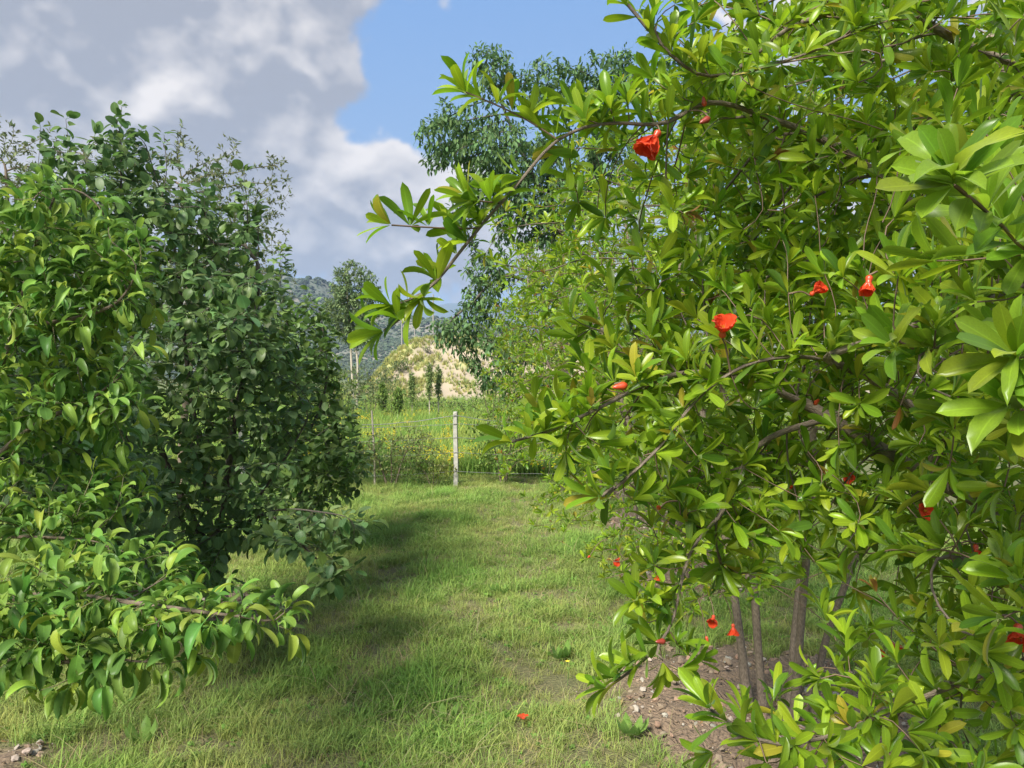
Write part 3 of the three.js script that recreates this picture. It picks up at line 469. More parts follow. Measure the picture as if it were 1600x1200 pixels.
  makeTree({
    name: 'pomegranate_tree', label: 'nearest pomegranate tree with large glossy leaves, arching over the right of the path', category: 'tree', group: 'pomegranate trees along the right of the path', base: b, seed: 5, limbs, lobes, step: 0.032, kill: 0.044, reach: 0.7, tip: 0.0013, exp: 2.42,
    bark: barkPom, twig: twigPom, leaf: POM, own: 300, leafBelow: 0.0058, branchFrom: 0.0026, leafAt: (q) => { if (q.limb >= 14 && q.limb <= 17) { if (q.tip || q.i % 2) rosette(q, q.dir.clone().multiplyScalar(0.8).add(V(-0.1, 0.45, 0.2)).normalize(), q.tip ? 15 : 8, [0.1, 1.15], [0.052, 0.072], () => vary(q.rnd, pick(q.rnd, [[0.6, [0.34, 0.50, 0.03]], [0.4, [0.24, 0.42, 0.02]]]))); } else if (q.limb >= 3 && q.limb <= 11) pomLeaves(0.064, 0.92, 0.02, 0.75)(q); else pomLeaves(0.061, 0.56, 0.025)(q); }, leafy: (l, p) => (l >= 3 && l <= 7 && p.x < 0.35) || (l >= 8 && l <= 11 && p.x < 0.5) || l >= 14, least: (l) => [0.03, 0.03, 0.013, 0.003, 0.002, 0.0018, 0.0018, 0.0018, 0.0036, 0.003, 0.003, 0.003, 0.009, 0.004][l] ?? 0.002,
    keep: (q) => { const s = project(q.p); return q.p.length() > 0.3 && (!s || s[2] > 0.5) && q.p.y > 0.15; },
    flowers: [
      { p: at(1030, 205, 1.47), dir: [-0.55, -0.8, 0.2], size: 0.036, open: 0.25, petal: 1.15, petals: 7, clear: 55, dx: -20, dy: 18 },
      { p: at(1128, 528, 1.42), dir: [-0.1, 0.75, 0.65], size: 0.034, open: 0.35, petal: 0.85, petals: 8, clear: 48, dy: -20 },
      { p: at(1358, 430, 1.3), dir: [-0.25, -1, 0.25], size: 0.03, open: 0.2, petal: 0.7, clear: 34, dx: -6, dy: 16 },
      { p: at(980, 602, 1.46), dir: [-1, -0.15, 0.3], size: 0.031, bud: true, clear: 32, dx: -14, dy: 3 }, { p: at(1108, 186, 1.5), dir: [-0.9, -0.5, 0.3], size: 0.026, bud: true, dark: true, clear: 24, dx: -12 }, { p: at(1100, 168, 1.52), dir: [-0.2, 0.9, 0.3], size: 0.02, bud: true, clear: 18 },
      { p: at(1265, 462, 1.5), dir: [0.5, 0.5, 0.5], size: 0.024, open: 0.3, clear: 16 }, { p: at(1592, 975, 1.3), dir: [-0.3, -0.6, 0.6], size: 0.034, open: 0.5, clear: 30 }, { p: at(1525, 850, 1.5), dir: [-0.1, -0.9, 0.4], size: 0.026, open: 0.5, clear: 24 },
      { p: at(1440, 800, 1.62), dir: [0, 0.3, 1], size: 0.026, open: 0.6, clear: 22 }, { p: at(1332, 748, 1.75), dir: [-0.6, 0.1, 0.8], size: 0.022, open: 0.4, clear: 18 }, { p: at(1272, 632, 1.6), dir: [0.2, 0.5, 0.7], size: 0.02, bud: true, clear: 14 },
      { p: at(1040, 1003, 1.44), dir: [-0.9, 0.1, 0.4], size: 0.022, bud: true, dark: true, clear: 20 }, { p: at(1030, 795, 1.5), dir: [-0.3, 0.4, 0.8], size: 0.018, bud: true, clear: 14 },
    ],
  });
}
function pomTree(label, [bx, bz], seed, { top = 3.2, r = 1.35, n = 700, step = 0.05, kill = 0.08, size = 0.055, own = 0, flowers = [], stems = 4, chance = 0.75, extra = [], low = 0.55, keep, fresh = 0.05 }) {
  const rnd = mulberry(seed * 13 + 1), limbs = [];
  for (let k = 0; k < stems; k++) { const a = k / stems * 6.283 + 0.5 * rnd(), q = 0.09 + 0.08 * rnd(), sp = r * (0.35 + 0.35 * rnd()), sx = bx + Math.cos(a) * q, sz = bz + Math.sin(a) * q; limbs.push(root([V(sx, ground(sx, sz) - 0.04, sz), V(sx + Math.cos(a) * 0.05, 0.35, sz + Math.sin(a) * 0.05), V(bx + Math.cos(a) * sp * 0.5, 0.95, bz + Math.sin(a) * sp * 0.5), V(bx + Math.cos(a + 0.2) * sp, top * 0.62, bz + Math.sin(a + 0.2) * sp), V(bx + Math.cos(a + 0.3) * sp * 1.15, top * 0.86, bz + Math.sin(a + 0.3) * sp * 1.15)])); }
  const lobes = [[V(bx, (top + low) / 2, bz), [r, (top - low) / 2, r], n, 0.35]];
  for (let k = 0; k < 7; k++) { const a = k / 7 * 6.283 + rnd(), h = low + 0.3 + (top - low - 0.4) * rnd(); lobes.push([V(bx + Math.cos(a) * r * 0.85, h, bz + Math.sin(a) * r * 0.85), [0.45, 0.35, 0.45], Math.round(n / 16)]); }
  lobes.push(...extra);
  return makeTree({ name: 'pomegranate_tree', label, category: 'tree', group: 'pomegranate trees along the right of the path', base: V(bx, 0, bz), seed, limbs, lobes, step, kill, reach: 1.0, tip: 0.0016, exp: 2.1, bark: barkPom, twig: twigPom, leaf: POM, own, leafBelow: 0.0055, branchFrom: 0.004, leafAt: pomLeaves(size, chance, fresh), flowers, keep });
}
const small = (x, y, d, dir, size = 0.034, bud = false, clear = 14) => ({ p: at(x, y, d), dir, size, open: 0.4, bud, clear, petals: 5 });
pomTree('second pomegranate tree from the camera, its bare stems rising from brown soil', [1.25, -3.6], 21, { top: 3.3, r: 1.15, n: 1000, step: 0.045, kill: 0.065, own: 300, size: 0.056, low: 0.75, stems: 5, chance: 0.7,
  extra: [lobe(1050, 890, 3.4, 0.28, 0.22, 0.3, 60), lobe(1150, 860, 3.0, 0.3, 0.2, 0.3, 70), lobe(970, 870, 3.8, 0.2, 0.16, 0.25, 30)],
  flowers: [small(1116, 962, 2.9, [-0.3, -0.5, 0.7]), small(1146, 975, 3.0, [0, -1, 0.3], 0.036), small(1104, 995, 3.0, [0.2, -0.8, 0.4], 0.024, true), small(1393, 1005, 2.7, [0.2, -0.3, 0.7]), small(1376, 1012, 2.7, [-0.4, -0.3, 0.7], 0.03), small(1360, 1072, 2.6, [0, 0.2, 1], 0.02, true), small(1240, 762, 2.8, [-0.3, 0, 1], 0.036), small(1475, 897, 2.6, [0, 0, 1], 0.02, true), small(968, 872, 3.7, [-0.5, -0.5, 0.7], 0.03), small(922, 869, 3.8, [-0.5, -0.2, 0.7], 0.022, true), small(1033, 906, 3.3, [-0.5, 0.2, 0.7], 0.026)] });
pomTree('third pomegranate tree along the path, low branch dipping over a bare soil patch', [1.35, -6.0], 22, { top: 3.5, r: 1.45, n: 1200, step: 0.055, kill: 0.085, size: 0.056, own: 120, low: 0.5, extra: [lobe(960, 840, 4.9, 0.4, 0.28, 0.4, 90), lobe(880, 790, 5.3, 0.28, 0.2, 0.3, 40), lobe(1010, 880, 4.6, 0.3, 0.16, 0.3, 50)], flowers: [small(845, 597, 4.9, [-0.7, 0, 0.7], 0.05, true, 10), small(1200, 700, 4.8, [-0.3, 0, 1], 0.036)], fresh: 0.12 });
pomTree('fourth pomegranate tree along the path, yellow green and dense', [1.35, -8.3], 23, { top: 3.5, r: 1.7, n: 1300, step: 0.065, kill: 0.1, size: 0.06, low: 0.4, fresh: 0.16 });
pomTree('farthest pomegranate tree, standing close to the fence', [1.35, -10.4], 24, { top: 3.4, r: 1.7, n: 1200, step: 0.07, kill: 0.11, size: 0.062, low: 0.35, fresh: 0.12 });

// ---------------------------------------------------------------- trees on the left
const stemUp = (...a) => root(a.map(([x, y, z]) => V(x, y, z)));
makeTree({
  name: 'pear_tree', label: 'nearest pear tree at the left edge, bright yellow green leaves with folded drooping blades', category: 'tree', group: 'fruit trees along the left of the path', base: V(-2.35, 0, -2.5), seed: 31, step: 0.035, kill: 0.045, reach: 0.8, tip: 0.0016, exp: 2.15,
  limbs: [stemUp([-2.35, -0.03, -2.5], [-2.33, 0.5, -2.5], [-2.25, 1.1, -2.52], [-2.05, 1.8, -2.55], [-1.85, 2.3, -2.55]),
    L([-180, 900, 2.4], [-60, 940, 2.2], [80, 930, 2.05], [220, 945, 1.95], [330, 958, 1.9], [400, 968, 1.86], [452, 985, 1.84]), L([-200, 1000, 2.3], [-60, 1025, 2.1], [0, 1032, 2.05], [70, 1038, 2.0], [160, 1030, 1.95], [260, 1040, 1.9]), L([-100, 700, 2.5], [0, 570, 2.45], [30, 510, 2.45], [42, 440, 2.45], [70, 350, 2.5], [95, 290, 2.5]), L([30, 510, 2.45], [110, 500, 2.45], [190, 470, 2.45], [225, 400, 2.42]), L([-80, 760, 2.5], [60, 660, 2.5], [150, 620, 2.45], [215, 545, 2.4]), L([-100, 850, 2.45], [60, 840, 2.4], [150, 845, 2.35])],
  lobes: [lobe(120, 945, 2.02, 0.33, 0.13, 0.22, 168), lobe(300, 960, 1.93, 0.17, 0.07, 0.14, 46), lobe(400, 960, 1.87, 0.09, 0.04, 0.08, 15), lobe(180, 880, 2.2, 0.25, 0.08, 0.2, 55), lobe(75, 385, 2.5, 0.24, 0.22, 0.26, 158), lobe(90, 480, 2.5, 0.3, 0.25, 0.28, 158), lobe(60, 630, 2.5, 0.28, 0.2, 0.28, 90), lobe(10, 800, 2.4, 0.25, 0.1, 0.25, 35), lobe(120, 770, 2.55, 0.28, 0.12, 0.2, 60), lobe(190, 650, 2.45, 0.1, 0.12, 0.12, 14), lobe(90, 1030, 2.0, 0.25, 0.06, 0.18, 63), lobe(240, 1020, 1.95, 0.12, 0.05, 0.12, 25), [V(-2.4, 2.2, -2.6), [0.6, 0.9, 0.6], 90]],
  bark: barkPear, twig: twigGreen, leaf: PEAR, own: 300, leafBelow: 0.0062, branchFrom: 0.003, leafAt: broadLeaves(0.07, [[0.4, [0.22, 0.40, 0.07]], [0.3, [0.15, 0.32, 0.06]], [0.3, [0.31, 0.49, 0.08]]], { per: 5, chance: 0.9, droop: 0.3, fresh: [0.38, 0.52, 0.07] }),
});
const DARK = [[0.45, [0.17, 0.29, 0.115]], [0.35, [0.21, 0.345, 0.12]], [0.2, [0.26, 0.40, 0.14]]];
makeTree({
  name: 'plum_tree', label: 'tall dark green plum tree, the largest on the left of the path', category: 'tree', group: 'fruit trees along the left of the path', base: V(-2.0, 0, -5.1), seed: 32, step: 0.05, kill: 0.065, reach: 1.1, tip: 0.0018, exp: 2.15,
  limbs: [stemUp([-2.0, -0.04, -5.1], [-1.98, 0.4, -5.1], [-2.0, 0.8, -5.05], [-2.1, 1.6, -5.0], [-2.2, 2.5, -5.0], [-2.4, 3.2, -5.0]), L([340, 830, 5.0], [370, 640, 4.95], [400, 500, 4.9], [405, 330, 4.9]), L([330, 860, 5.0], [250, 700, 4.9], [200, 480, 4.9], [190, 210, 4.9]), L([345, 850, 5.0], [420, 800, 4.6], [500, 800, 4.3], [575, 815, 4.15]), L([345, 850, 5.0], [430, 740, 4.9], [490, 640, 4.9]), L([420, 800, 4.6], [470, 850, 4.3], [520, 900, 4.15]), L([195, 300, 4.9], [190, 230, 4.9], [192, 168, 4.9]), L([130, 320, 4.9], [112, 250, 4.85], [105, 188, 4.85]), L([250, 330, 4.9], [262, 270, 4.9], [258, 212, 4.9]), L([390, 400, 4.9], [388, 330, 4.85], [382, 272, 4.85]), L([330, 380, 4.9], [322, 310, 4.9], [325, 250, 4.9]), L([60, 330, 4.9], [62, 260, 4.9], [66, 200, 4.9])],
  lobes: [lobe(150, 330, 4.9, 0.42, 0.42, 0.45, 252), lobe(200, 250, 4.9, 0.22, 0.22, 0.25, 63), lobe(270, 380, 4.9, 0.45, 0.38, 0.5, 273), lobe(370, 400, 4.9, 0.2, 0.36, 0.25, 105), lobe(300, 560, 4.8, 0.62, 0.6, 0.6, 546), lobe(380, 520, 4.7, 0.28, 0.42, 0.4, 189), lobe(330, 740, 4.8, 0.55, 0.3, 0.5, 252), lobe(480, 830, 4.3, 0.33, 0.14, 0.25, 126), lobe(520, 890, 4.15, 0.13, 0.13, 0.15, 34), lobe(250, 895, 4.55, 0.5, 0.13, 0.35, 150), lobe(270, 830, 4.7, 0.6, 0.16, 0.4, 150), lobe(430, 620, 4.9, 0.2, 0.4, 0.3, 126)],
  bark: barkDark, twig: twigDark, leaf: PLUM, own: 300, leafBelow: 0.007, branchFrom: 0.004, leafAt: broadLeaves(0.075, DARK, { per: 3, droop: 0.6, fresh: [0.15, 0.26, 0.06] }),
});
makeTree({
  name: 'plum_tree', label: 'grey green broad leaved plum tree behind the pear at the left edge', category: 'tree', group: 'fruit trees along the left of the path', base: V(-2.75, 0, -3.8), seed: 33, step: 0.045, kill: 0.06, reach: 1.0, tip: 0.0018, exp: 2.15,
  limbs: [stemUp([-2.75, -0.04, -3.8], [-2.7, 0.5, -3.8], [-2.55, 1.0, -3.75], [-2.4, 1.8, -3.7]), L([-40, 760, 3.7], [60, 700, 3.6], [150, 660, 3.55]), L([-60, 820, 3.7], [60, 830, 3.6], [140, 790, 3.5])],
  lobes: [lobe(60, 680, 3.6, 0.5, 0.32, 0.4, 315), lobe(130, 760, 3.5, 0.35, 0.25, 0.35, 189), lobe(20, 520, 3.7, 0.4, 0.4, 0.4, 189), lobe(180, 870, 3.6, 0.25, 0.12, 0.25, 52)],
  bark: barkDark, twig: twigDark, leaf: PLUM, own: 200, leafBelow: 0.007, branchFrom: 0.004, leafAt: broadLeaves(0.078, [[0.5, [0.24, 0.37, 0.17]], [0.5, [0.185, 0.30, 0.135]]], { per: 4, droop: 0.4 }),
});
makeTree({
  name: 'plum_tree', label: 'smaller plum tree nearer the fence with upright leafy shoots', category: 'tree', group: 'fruit trees along the left of the path', base: V(-2.0, 0, -7.2), seed: 34, step: 0.055, kill: 0.075, reach: 1.1, tip: 0.002, exp: 2.15,
  limbs: [stemUp([-2.0, -0.04, -7.2], [-1.98, 0.6, -7.2], [-2.0, 1.3, -7.1], [-2.1, 2.2, -7.0], [-2.1, 2.75, -7.0]), L([470, 700, 7.1], [510, 600, 7.0], [500, 480, 7.0]), L([470, 740, 7.1], [530, 690, 6.9], [562, 610, 6.8]), L([470, 560, 7.1], [440, 480, 7.0], [442, 395, 7.0])],
  lobes: [lobe(460, 560, 7.0, 0.4, 0.5, 0.5, 294), lobe(470, 680, 7.0, 0.5, 0.45, 0.5, 357), lobe(530, 720, 6.8, 0.24, 0.35, 0.35, 147), lobe(490, 500, 7.0, 0.14, 0.3, 0.2, 42), lobe(440, 780, 7.0, 0.5, 0.25, 0.5, 126)],
  bark: barkDark, twig: twigDark, leaf: PLUM, own: 60, leafBelow: 0.008, branchFrom: 0.005, leafAt: broadLeaves(0.085, [[0.5, [0.19, 0.31, 0.10]], [0.5, [0.24, 0.38, 0.11]]], { per: 4, droop: 0.4, fresh: [0.18, 0.30, 0.06] }),
});
for (const [label, x, z, top, w, seed] of [['sparse grey green almond tree rising behind the pear at the left edge', -6.3, -9.6, 4.85, 1.4, 35], ['sparse grey green almond tree showing above the dark plum tree', -4.2, -9.8, 4.75, 1.5, 36], ['sparse grey green almond tree right of its twin, half hidden by the plum', -4.35, -11.8, 4.3, 0.55, 37]])
  makeTree({
    name: 'almond_tree', label, category: 'tree', group: 'almond trees behind the left row', base: V(x, 0, z), seed, step: 0.08, kill: 0.1, reach: 1.6, tip: 0.0025, exp: 2.15,
    limbs: [stemUp([x, -0.05, z], [x, 0.8, z], [x + 0.1, 1.8, z], [x, top - 0.6, z])], lobes: [[V(x, top * 0.62, z), [w, top * 0.34, w * 0.8], 1100], ...[0, 1, 2, 3, 4].map((k) => [V(x + (k - 2) * w * 0.4, top - 0.35 - 0.12 * Math.abs(k - 2), z), [0.16, 0.42, 0.3], 50])],
    bark: barkPear, twig: twigGreen, leaf: SMALL, leafBelow: 0.012, branchFrom: 0.012, leafAt: broadLeaves(0.065, [[0.6, [0.22, 0.27, 0.13]], [0.4, [0.29, 0.33, 0.17]]], { per: 7, droop: 0.1, scatter: 0.03 }),
  });

// ---------------------------------------------------------------- walnut beyond the fence
makeTree({
  name: 'walnut_tree', label: 'tall blue green walnut tree rising behind the pomegranates against the sky', category: 'tree', base: V(1.0, 0, -13.6), seed: 41, step: 0.12, kill: 0.16, reach: 2.6, tip: 0.004, exp: 2.1,
  limbs: [stemUp([1.0, -0.05, -13.6], [0.98, 1.5, -13.6], [0.85, 2.8, -13.6], [0.7, 4.2, -13.5], [0.55, 5.6, -13.4]), L([880, 380, 13.6], [820, 250, 13.5], [770, 130, 13.4]), L([885, 400, 13.6], [930, 250, 13.6], [960, 130, 13.6]), L([880, 470, 13.6], [790, 430, 13.2], [730, 480, 13.0], [690, 510, 12.9])],
  lobes: [lobe(765, 110, 13.4, 0.4, 0.42, 0.5, 126), lobe(700, 215, 13.3, 0.55, 0.6, 0.7, 231), lobe(780, 260, 13.4, 0.9, 0.85, 0.9, 483), lobe(860, 130, 13.6, 0.55, 0.5, 0.6, 168), lobe(950, 120, 13.8, 0.6, 0.45, 0.6, 168), lobe(930, 260, 13.8, 0.9, 1.0, 0.9, 315), lobe(1030, 130, 14, 0.6, 0.5, 0.6, 105), lobe(840, 330, 13.5, 0.95, 0.7, 0.8, 330), lobe(720, 330, 13.2, 0.3, 0.5, 0.5, 70), lobe(760, 440, 13.2, 0.45, 0.6, 0.6, 189), lobe(710, 520, 12.9, 0.38, 0.34, 0.4, 94), lobe(790, 560, 13.0, 0.6, 0.7, 0.6, 231), lobe(870, 450, 13.4, 0.7, 0.8, 0.7, 210)],
  bark: barkDark, twig: twigDark, leaf: WALNUT, leafBelow: 0.02, branchFrom: 0.009, leafAt: broadLeaves(0.125, [[0.5, [0.15, 0.27, 0.11]], [0.5, [0.21, 0.35, 0.13]]], { per: 16, droop: 1.0, scatter: 0.13 }),
});

// ---------------------------------------------------------------- wire fence
const steel = new THREE.MeshStandardMaterial({ color: lin(0.28, 0.28, 0.27), roughness: 0.5, metalness: 0.7 });
{
  const z = -11.35, concrete = new THREE.MeshStandardMaterial({ color: lin(0.5, 0.48, 0.44), roughness: 0.9, bumpMap: dataTex(64, 128, (u, v) => 0.5 + 0.5 * tile(u, v, 18, 4, 31)), bumpScale: 0.006, map: dataTex(64, 128, (u, v) => { const n = 0.82 + 0.25 * tile(u, v, 12, 4, 33); return [n, n, n * 0.97]; }) });
  const f = thing('wire_fence', 'wire fence with a slim weathered concrete post closing off the path', 'fence', [-0.83, 0, z]);
  const posts = [[-0.83, -11.35, 1.09], [-3.9, -11.1, 1.12], [2.3, -11.6, 1.12]];
  for (const [x, pz, h] of posts) {
    const s = new THREE.Shape(); s.moveTo(-0.035, -0.035); s.lineTo(0.035, -0.035); s.lineTo(0.045, -0.02); s.lineTo(0.045, 0.03); s.lineTo(0.03, 0.042); s.lineTo(-0.03, 0.042); s.lineTo(-0.045, 0.03); s.lineTo(-0.045, -0.02); s.closePath();
    const g = new THREE.ExtrudeGeometry(s, { depth: h + 0.1, bevelEnabled: true, bevelSize: 0.006, bevelThickness: 0.008, bevelSegments: 1, steps: 6 }); g.rotateX(-Math.PI / 2); g.translate(x + 0.83, -0.1, pz - z);
    const p = g.attributes.position; for (let i = 0; i < p.count; i++) { const y = p.getY(i), k = (1 - 0.14 * Math.max(0, y)) * 0.72; p.setX(i, (p.getX(i) - x - 0.83) * k + x + 0.83 + 0.006 * Math.sin(y * 5)); } g.computeVertexNormals();
    const post = part('post', g, concrete, f);
    for (const wy of [0.22, 0.5, 0.72, 0.92, 1.04]) { const t = new THREE.TorusGeometry(0.036, 0.004, 5, 14); t.rotateX(Math.PI / 2); t.scale(1, 1.4, 1); t.translate(x + 0.83, wy, pz - z + 0.004); part('wire_tie', t, steel, post); }
  }
  for (const wy of [0.22, 0.5, 0.72, 0.92, 1.04]) {
    const pts = []; for (let k = 0; k < posts.length - 1; k++) { const order = [posts[1], posts[0], posts[2]], a = order[k], b = order[k + 1]; for (let i = k ? 1 : 0; i <= 16; i++) { const t = i / 16; pts.push(V(mix(a[0], b[0], t) + 0.83, wy - (wy > 1 ? 0.13 : 0.05) * 4 * t * (1 - t) + 0.008 * n2(i * 0.7, wy * 9), mix(a[1], b[1], t) - z + 0.05)); } }
    const wire = part('wire', tube(pts, pts.map(() => wy > 1 ? 0.005 : 0.0035), 5), steel, f);
    if (wy > 0.9) { const rnd = mulberry(Math.round(wy * 100)), barbs = []; for (let i = 0; i < pts.length * 2; i++) { const a = pts[Math.floor(i / 2)], b2 = pts[Math.min(pts.length - 1, Math.floor(i / 2) + 1)], c = a.clone().lerp(b2, (i % 2) * 0.5), b = new THREE.CylinderGeometry(0.0015, 0.0015, 0.035, 4); b.rotateX(rnd() * 3); b.rotateZ(rnd() * 3); b.translate(c.x, c.y, c.z); barbs.push(b); } part('barbs', mergeGeometries(barbs), steel, wire, 'stuff'); }
  }
  const stick = thing('wooden_stake', 'thin leaning wooden stake holding the fence wires left of the concrete post', 'stake', [-2.0, 0, -11.25]);
  part('stake', tube([V(0, -0.1, 0), V(-0.01, 0.4, 0.01), V(-0.03, 0.8, 0), V(-0.05, 1.12, 0.0)], [0.018, 0.017, 0.015, 0.012], 7), barkPale, stick);
}

// ---------------------------------------------------------------- plants at and beyond the fence
function bush(name, label, category, x, z, r, h, n, size, tints, seed, group, opt = {}) {
  const y0 = opt.y ?? ground(x, z);
  return makeTree({ name, label, category, group, base: V(x, y0, z), seed, step: opt.step ?? 0.09, kill: opt.kill ?? 0.14, reach: 2.5, tip: opt.tip ?? 0.002, exp: 2.4, limbs: (opt.limbs ?? [[-0.4, 0.1], [0.3, -0.3], [0.05, 0.4]]).map(([a, b]) => root([V(x + a * r * 0.15, y0 - 0.03, z + b * r * 0.15), V(x + a * r * 0.5, y0 + h * 0.4, z + b * r * 0.5), V(x + a * r, y0 + h * 0.75, z + b * r)])), lobes: [[V(x, y0 + h * 0.55, z), [r, h * 0.45, opt.rz ?? r * 0.8], n], [V(x + r * 0.4, y0 + h * 0.75, z), [r * 0.4, h * 0.28, r * 0.4], Math.round(n / 5)], [V(x - r * 0.45, y0 + h * 0.6, z), [r * 0.45, h * 0.3, r * 0.4], Math.round(n / 5)]], bark: opt.bark ?? barkPear, twig: twigGreen, leaf: opt.leaf ?? SMALL, leafBelow: 0.02, branchFrom: 0.012, leafAt: broadLeaves(size, tints, { per: opt.per ?? 4, droop: 0.3, chance: opt.chance ?? 1 }), log: false });
}
const FENCE_G = [[0.5, [0.27, 0.37, 0.10]], [0.3, [0.34, 0.43, 0.11]], [0.2, [0.20, 0.29, 0.10]]], YG = [[0.5, [0.30, 0.44, 0.09]], [0.5, [0.24, 0.37, 0.09]]], OLIVE = [[0.5, [0.17, 0.24, 0.10]], [0.5, [0.22, 0.29, 0.12]]];
bush('fence_vine', 'grey green climbing weed smothering the fence left of the concrete post', 'vine', -1.75, -11.2, 0.85, 0.85, 520, 0.05, [[0.6, [0.28, 0.35, 0.14]], [0.4, [0.40, 0.44, 0.14]]], 51, 'weeds on the fence', { rz: 0.25, step: 0.05, kill: 0.06, per: 5 });
bush('fence_vine', 'low yellow green weed at the foot of the concrete fence post', 'vine', -1.15, -11.25, 0.4, 0.4, 170, 0.045, [[0.6, [0.28, 0.32, 0.06]], [0.4, [0.18, 0.26, 0.07]]], 52, 'weeds on the fence', { rz: 0.25, step: 0.06, kill: 0.08 });
bush('fence_vine', 'leafy green climber filling the fence right of the concrete post', 'vine', -0.12, -11.45, 0.6, 1.2, 500, 0.06, YG, 53, 'weeds on the fence', { rz: 0.3, step: 0.05, kill: 0.065, per: 5 });
const far = [
  [430, 24, 2.2, 3.0, YG], [505, 27, 1.5, 2.0, FENCE_G], [545, 30, 1.4, 1.6, OLIVE], [580, 33, 1.7, 2.4, OLIVE], [612, 30, 1.1, 1.2, YG], [640, 36, 1.3, 1.0, FENCE_G], [668, 33, 1.0, 0.65, YG], [700, 36, 1.2, 0.6, OLIVE], [735, 30, 1.2, 0.9, YG], [480, 40, 2.6, 3.0, OLIVE], [530, 44, 2.2, 2.6, OLIVE], [590, 45, 1.6, 1.9, OLIVE], [770, 26, 1.2, 2.0, YG],
];
const farWords = ['tall yellow green bush hidden low behind the left trees', 'pale bush just left of the forked poplar', 'small olive green bush under the poplar', 'rounded olive green bush right of the poplar trunk', 'low bright bush below the earth mound', 'bush beside the slim sapling at the mound foot', 'lowest bright bush between the two sapling pairs', 'olive bush under the scree slope of the mound', 'bright bush behind the concrete post', 'wide dark bush at the foot of the mountain slope', 'dark bush behind the poplar trunk', 'dark bush at the left foot of the earth mound', 'bright bush against the walnut foliage, right of the post'];
far.forEach(([px, d, r, h, t], i) => bush('field_bush', farWords[i], 'bush', (px - 800) / F * d, -d, r, h, 150, 0.13, t, 60 + i, 'bushes in the field beyond the fence', { step: 0.16, kill: 0.24, per: 5, tip: 0.004 }));
for (const [px, py, d, r, h, label, s] of [[625, 580, 55, 0.75, 0.85, 'round green shrub on the face of the earth mound', 81], [603, 553, 57, 0.4, 0.5, 'tiny shrub high on the mound left slope', 82], [668, 548, 57, 0.35, 0.4, 'tiny shrub below the crest of the mound', 83]]) { const x = (px - 800) / F * d; bush('hill_shrub', label, 'shrub', x, -d, r, h, 130, 0.14, OLIVE, s, 'shrubs on the earth mound', { y: hillY(x, -d), step: 0.1, kill: 0.14, per: 5, tip: 0.005 }); }

function column(name, label, px, d, h, r, y1, n, size, tints, seed, group, { fork = false, tip = 0.006, lobes } = {}) {
  const x = (px - 800) / F * d, z = -d, limbs = [root([V(x, -0.1, z), V(x - 0.02 * h * (fork ? 1 : 0), h * 0.4, z), V(x - (fork ? 0.05 * h : 0), h * 0.9, z)])];
  if (fork) limbs.push(root([V(x + 0.12, -0.1, z), V(x + 0.18, h * 0.35, z + 0.1), V(x - 0.1, h * 0.6, z + 0.1), V(x + 0.5, h * 0.85, z)]));
  return makeTree({ name, label, category: name.includes('sapling') ? 'sapling' : 'tree', group, base: V(x, 0, z), seed, step: h * 0.02, kill: h * 0.024, reach: h * 0.5, tip, exp: 2.3, limbs, lobes: lobes ? lobes(x, z) : [[V(x, (y1 + h) / 2, z), [r, (h - y1) / 2, r], n]], bark: barkPale, twig: twigGreen, leaf: SMALL, leafBelow: 0.05, branchFrom: 0.03, least: (l, p) => Math.max(tip, 0.0085 * h * (1 - p.y / h)), leafAt: (q) => { if (q.p.y > y1 * 0.96) broadLeaves(size, tints, { per: 13, droop: 0.3, scatter: size * 0.8 })(q); }, log: true });
}
const POP = [[0.5, [0.22, 0.32, 0.14]], [0.5, [0.29, 0.39, 0.17]]];
column('poplar_tree', 'solitary poplar with a bushy crown on a pale forked trunk beyond the fence', 553, 36, 7.1, 1.3, 2.9, 0, 0.16, POP, 91, undefined, { fork: true, lobes: (x, z) => [[V(x - 0.1, 5.4, z), [1.1, 1.75, 1.0], 760], [V(x - 0.85, 4.6, z), [0.7, 0.9, 0.6], 220], [V(x + 0.9, 5.3, z), [0.45, 1.2, 0.5], 180], [V(x + 0.1, 3.7, z), [1.15, 0.65, 0.8], 300]] });
[[671, 30, 2.2, 0.15, 0.75, 'slim poplar sapling left of the pair at the mound foot'], [685, 30.5, 2.1, 0.14, 0.7, 'slim poplar sapling right of the pair at the mound foot'], [644, 32, 1.9, 0.13, 0.4, 'dark narrow sapling standing alone left of the pair'], [598, 31, 1.4, 0.2, 0.3, 'short sapling below the mound left slope'], [622, 29, 1.2, 0.16, 0.25, 'short pale sapling in front of the mound'], [522, 29, 1.7, 0.3, 0.4, 'pale stemmed sapling left of the poplar'], [508, 30, 1.5, 0.25, 0.4, 'pale stemmed sapling farthest left in the gap']].forEach(([px, d, h, r, y1, label], i) => column('poplar_sapling', label, px, d, h, r, y1, 130, 0.10, i < 3 ? [[0.5, [0.28, 0.40, 0.14]], [0.5, [0.36, 0.46, 0.16]]] : YG, 95 + i, 'young poplars in the field', { tip: 0.004 }));

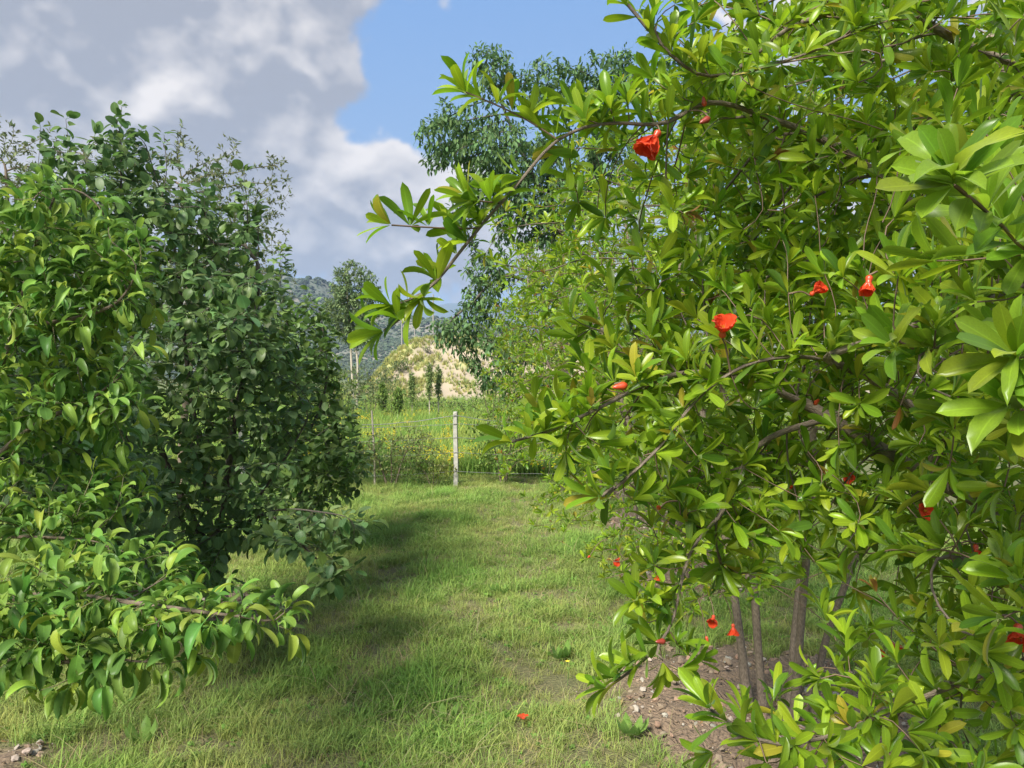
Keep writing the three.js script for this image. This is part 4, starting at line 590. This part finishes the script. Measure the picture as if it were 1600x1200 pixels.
// ---------------------------------------------------------------- utility poles on the far ridge
{
  const wood = new THREE.MeshStandardMaterial({ color: lin(0.30, 0.28, 0.26), roughness: 0.9 }), china = new THREE.MeshStandardMaterial({ color: lin(0.5, 0.5, 0.5), roughness: 0.4 });
  for (const [px, d, top, label] of [[677, 150, 460, 'tallest utility pole with crossarm standing on the mound crest'], [628, 175, 497, 'utility pole half hidden behind the mound left shoulder'], [648, 190, 505, 'farthest and smallest utility pole behind the mound']]) {
    const p = at(px, top, d), y0 = hillY(p.x, -d) - 0.3, o = thing('utility_pole', label, 'pole', [p.x, y0, -d], 'utility poles on the ridge'), h = p.y - y0;
    part('pole', tube([V(0, 0, 0), V(0, h * 0.5, 0), V(0.0, h, 0)], [0.2, 0.17, 0.13], 8), wood, o);
    const a = part('crossarm', new THREE.BoxGeometry(2.6, 0.16, 0.14), wood, o); a.position.set(0, h - 0.9, 0.13);
    for (const x of [-1.15, -0.55, 0.55, 1.15]) { const s = part('insulator', new THREE.LatheGeometry([[0.0, 0], [0.05, 0.02], [0.09, 0.08], [0.05, 0.14], [0.08, 0.2], [0.03, 0.3], [0, 0.31]].map(([u, v]) => new THREE.Vector2(u, v)), 8), china, a); s.position.set(x, 0.08, 0); }
  }
}

// ---------------------------------------------------------------- small things in the grass
{
  const rnd = mulberry(201);
  const broad = leafGeo({ w: 0.42, seg: 4, a: 0.6, b: 0.8, bend: 0.8, fold: 0.25, petiole: 0.15 }), mat = leafMat(texBroad, { color: lin(0.27, 0.46, 0.10), through: 0.45, gloss: 0.15 });
  [[-0.32, -3.6, 'broad leaved weed rosette low in the near left grass'], [0.28, -4.4, 'broad leaved weed rosette beside the worn middle of the path'], [-1.62, -3.35, 'pale leafy weed in the shade at the left edge'], [0.75, -4.9, 'broad leaved weed rosette near the bare soil'], [-0.1, -5.6, 'broad leaved weed rosette halfway along the path'], [0.52, -3.35, 'leafy weed at the edge of the soil patch']].forEach(([x, z, label]) => {
    const o = thing('weed', label, 'weed', [x, ground(x, z), z], 'weeds on the path'), n = 9;
    for (let k = 0; k < n; k++) { const m = part('leaf', broad, mat, o), s = 0.07 + 0.05 * rnd(); m.rotation.set(0, k * 2.4, 0); m.rotateX(0.7 + 0.4 * rnd()); m.scale.setScalar(s); }
  });
  const yel = new THREE.MeshStandardMaterial({ color: lin(0.8, 0.62, 0.04), roughness: 0.8, side: THREE.DoubleSide }), stemM = new THREE.MeshStandardMaterial({ color: lin(0.12, 0.22, 0.05), roughness: 0.8 });
  { const x = 0.29, z = -4.02, o = thing('yellow_flower', 'single yellow flower in the grass by the lower right of the path', 'flower', [x, ground(x, z), z]); part('stem', tube([V(0, -0.01, 0), V(0.005, 0.07, 0), V(0, 0.13, 0.01)], [0.0018, 0.0016, 0.0014], 5), stemM, o); for (let k = 0; k < 6; k++) { const p = part('petal', leafGeo({ w: 0.7, seg: 3, bend: 0.3, fold: 0.1 }), yel, o); p.position.set(0, 0.13, 0.01); p.rotation.y = k * 1.047; p.rotateX(1.2); p.scale.setScalar(0.014); } }
  { const x = 0.05, z = -3.55, o = thing('fallen_blossom', 'fallen orange red blossom lying in the near grass', 'blossom', [x, ground(x, z) + 0.045, z]); for (let k = 0; k < 4; k++) { const p = part('petal', petals[k], petalMat, o); p.rotation.y = k * 1.7; p.rotateX(1.1 + 0.2 * rnd()); p.scale.setScalar(0.028); } }
}
renderer.render(scene, camera);
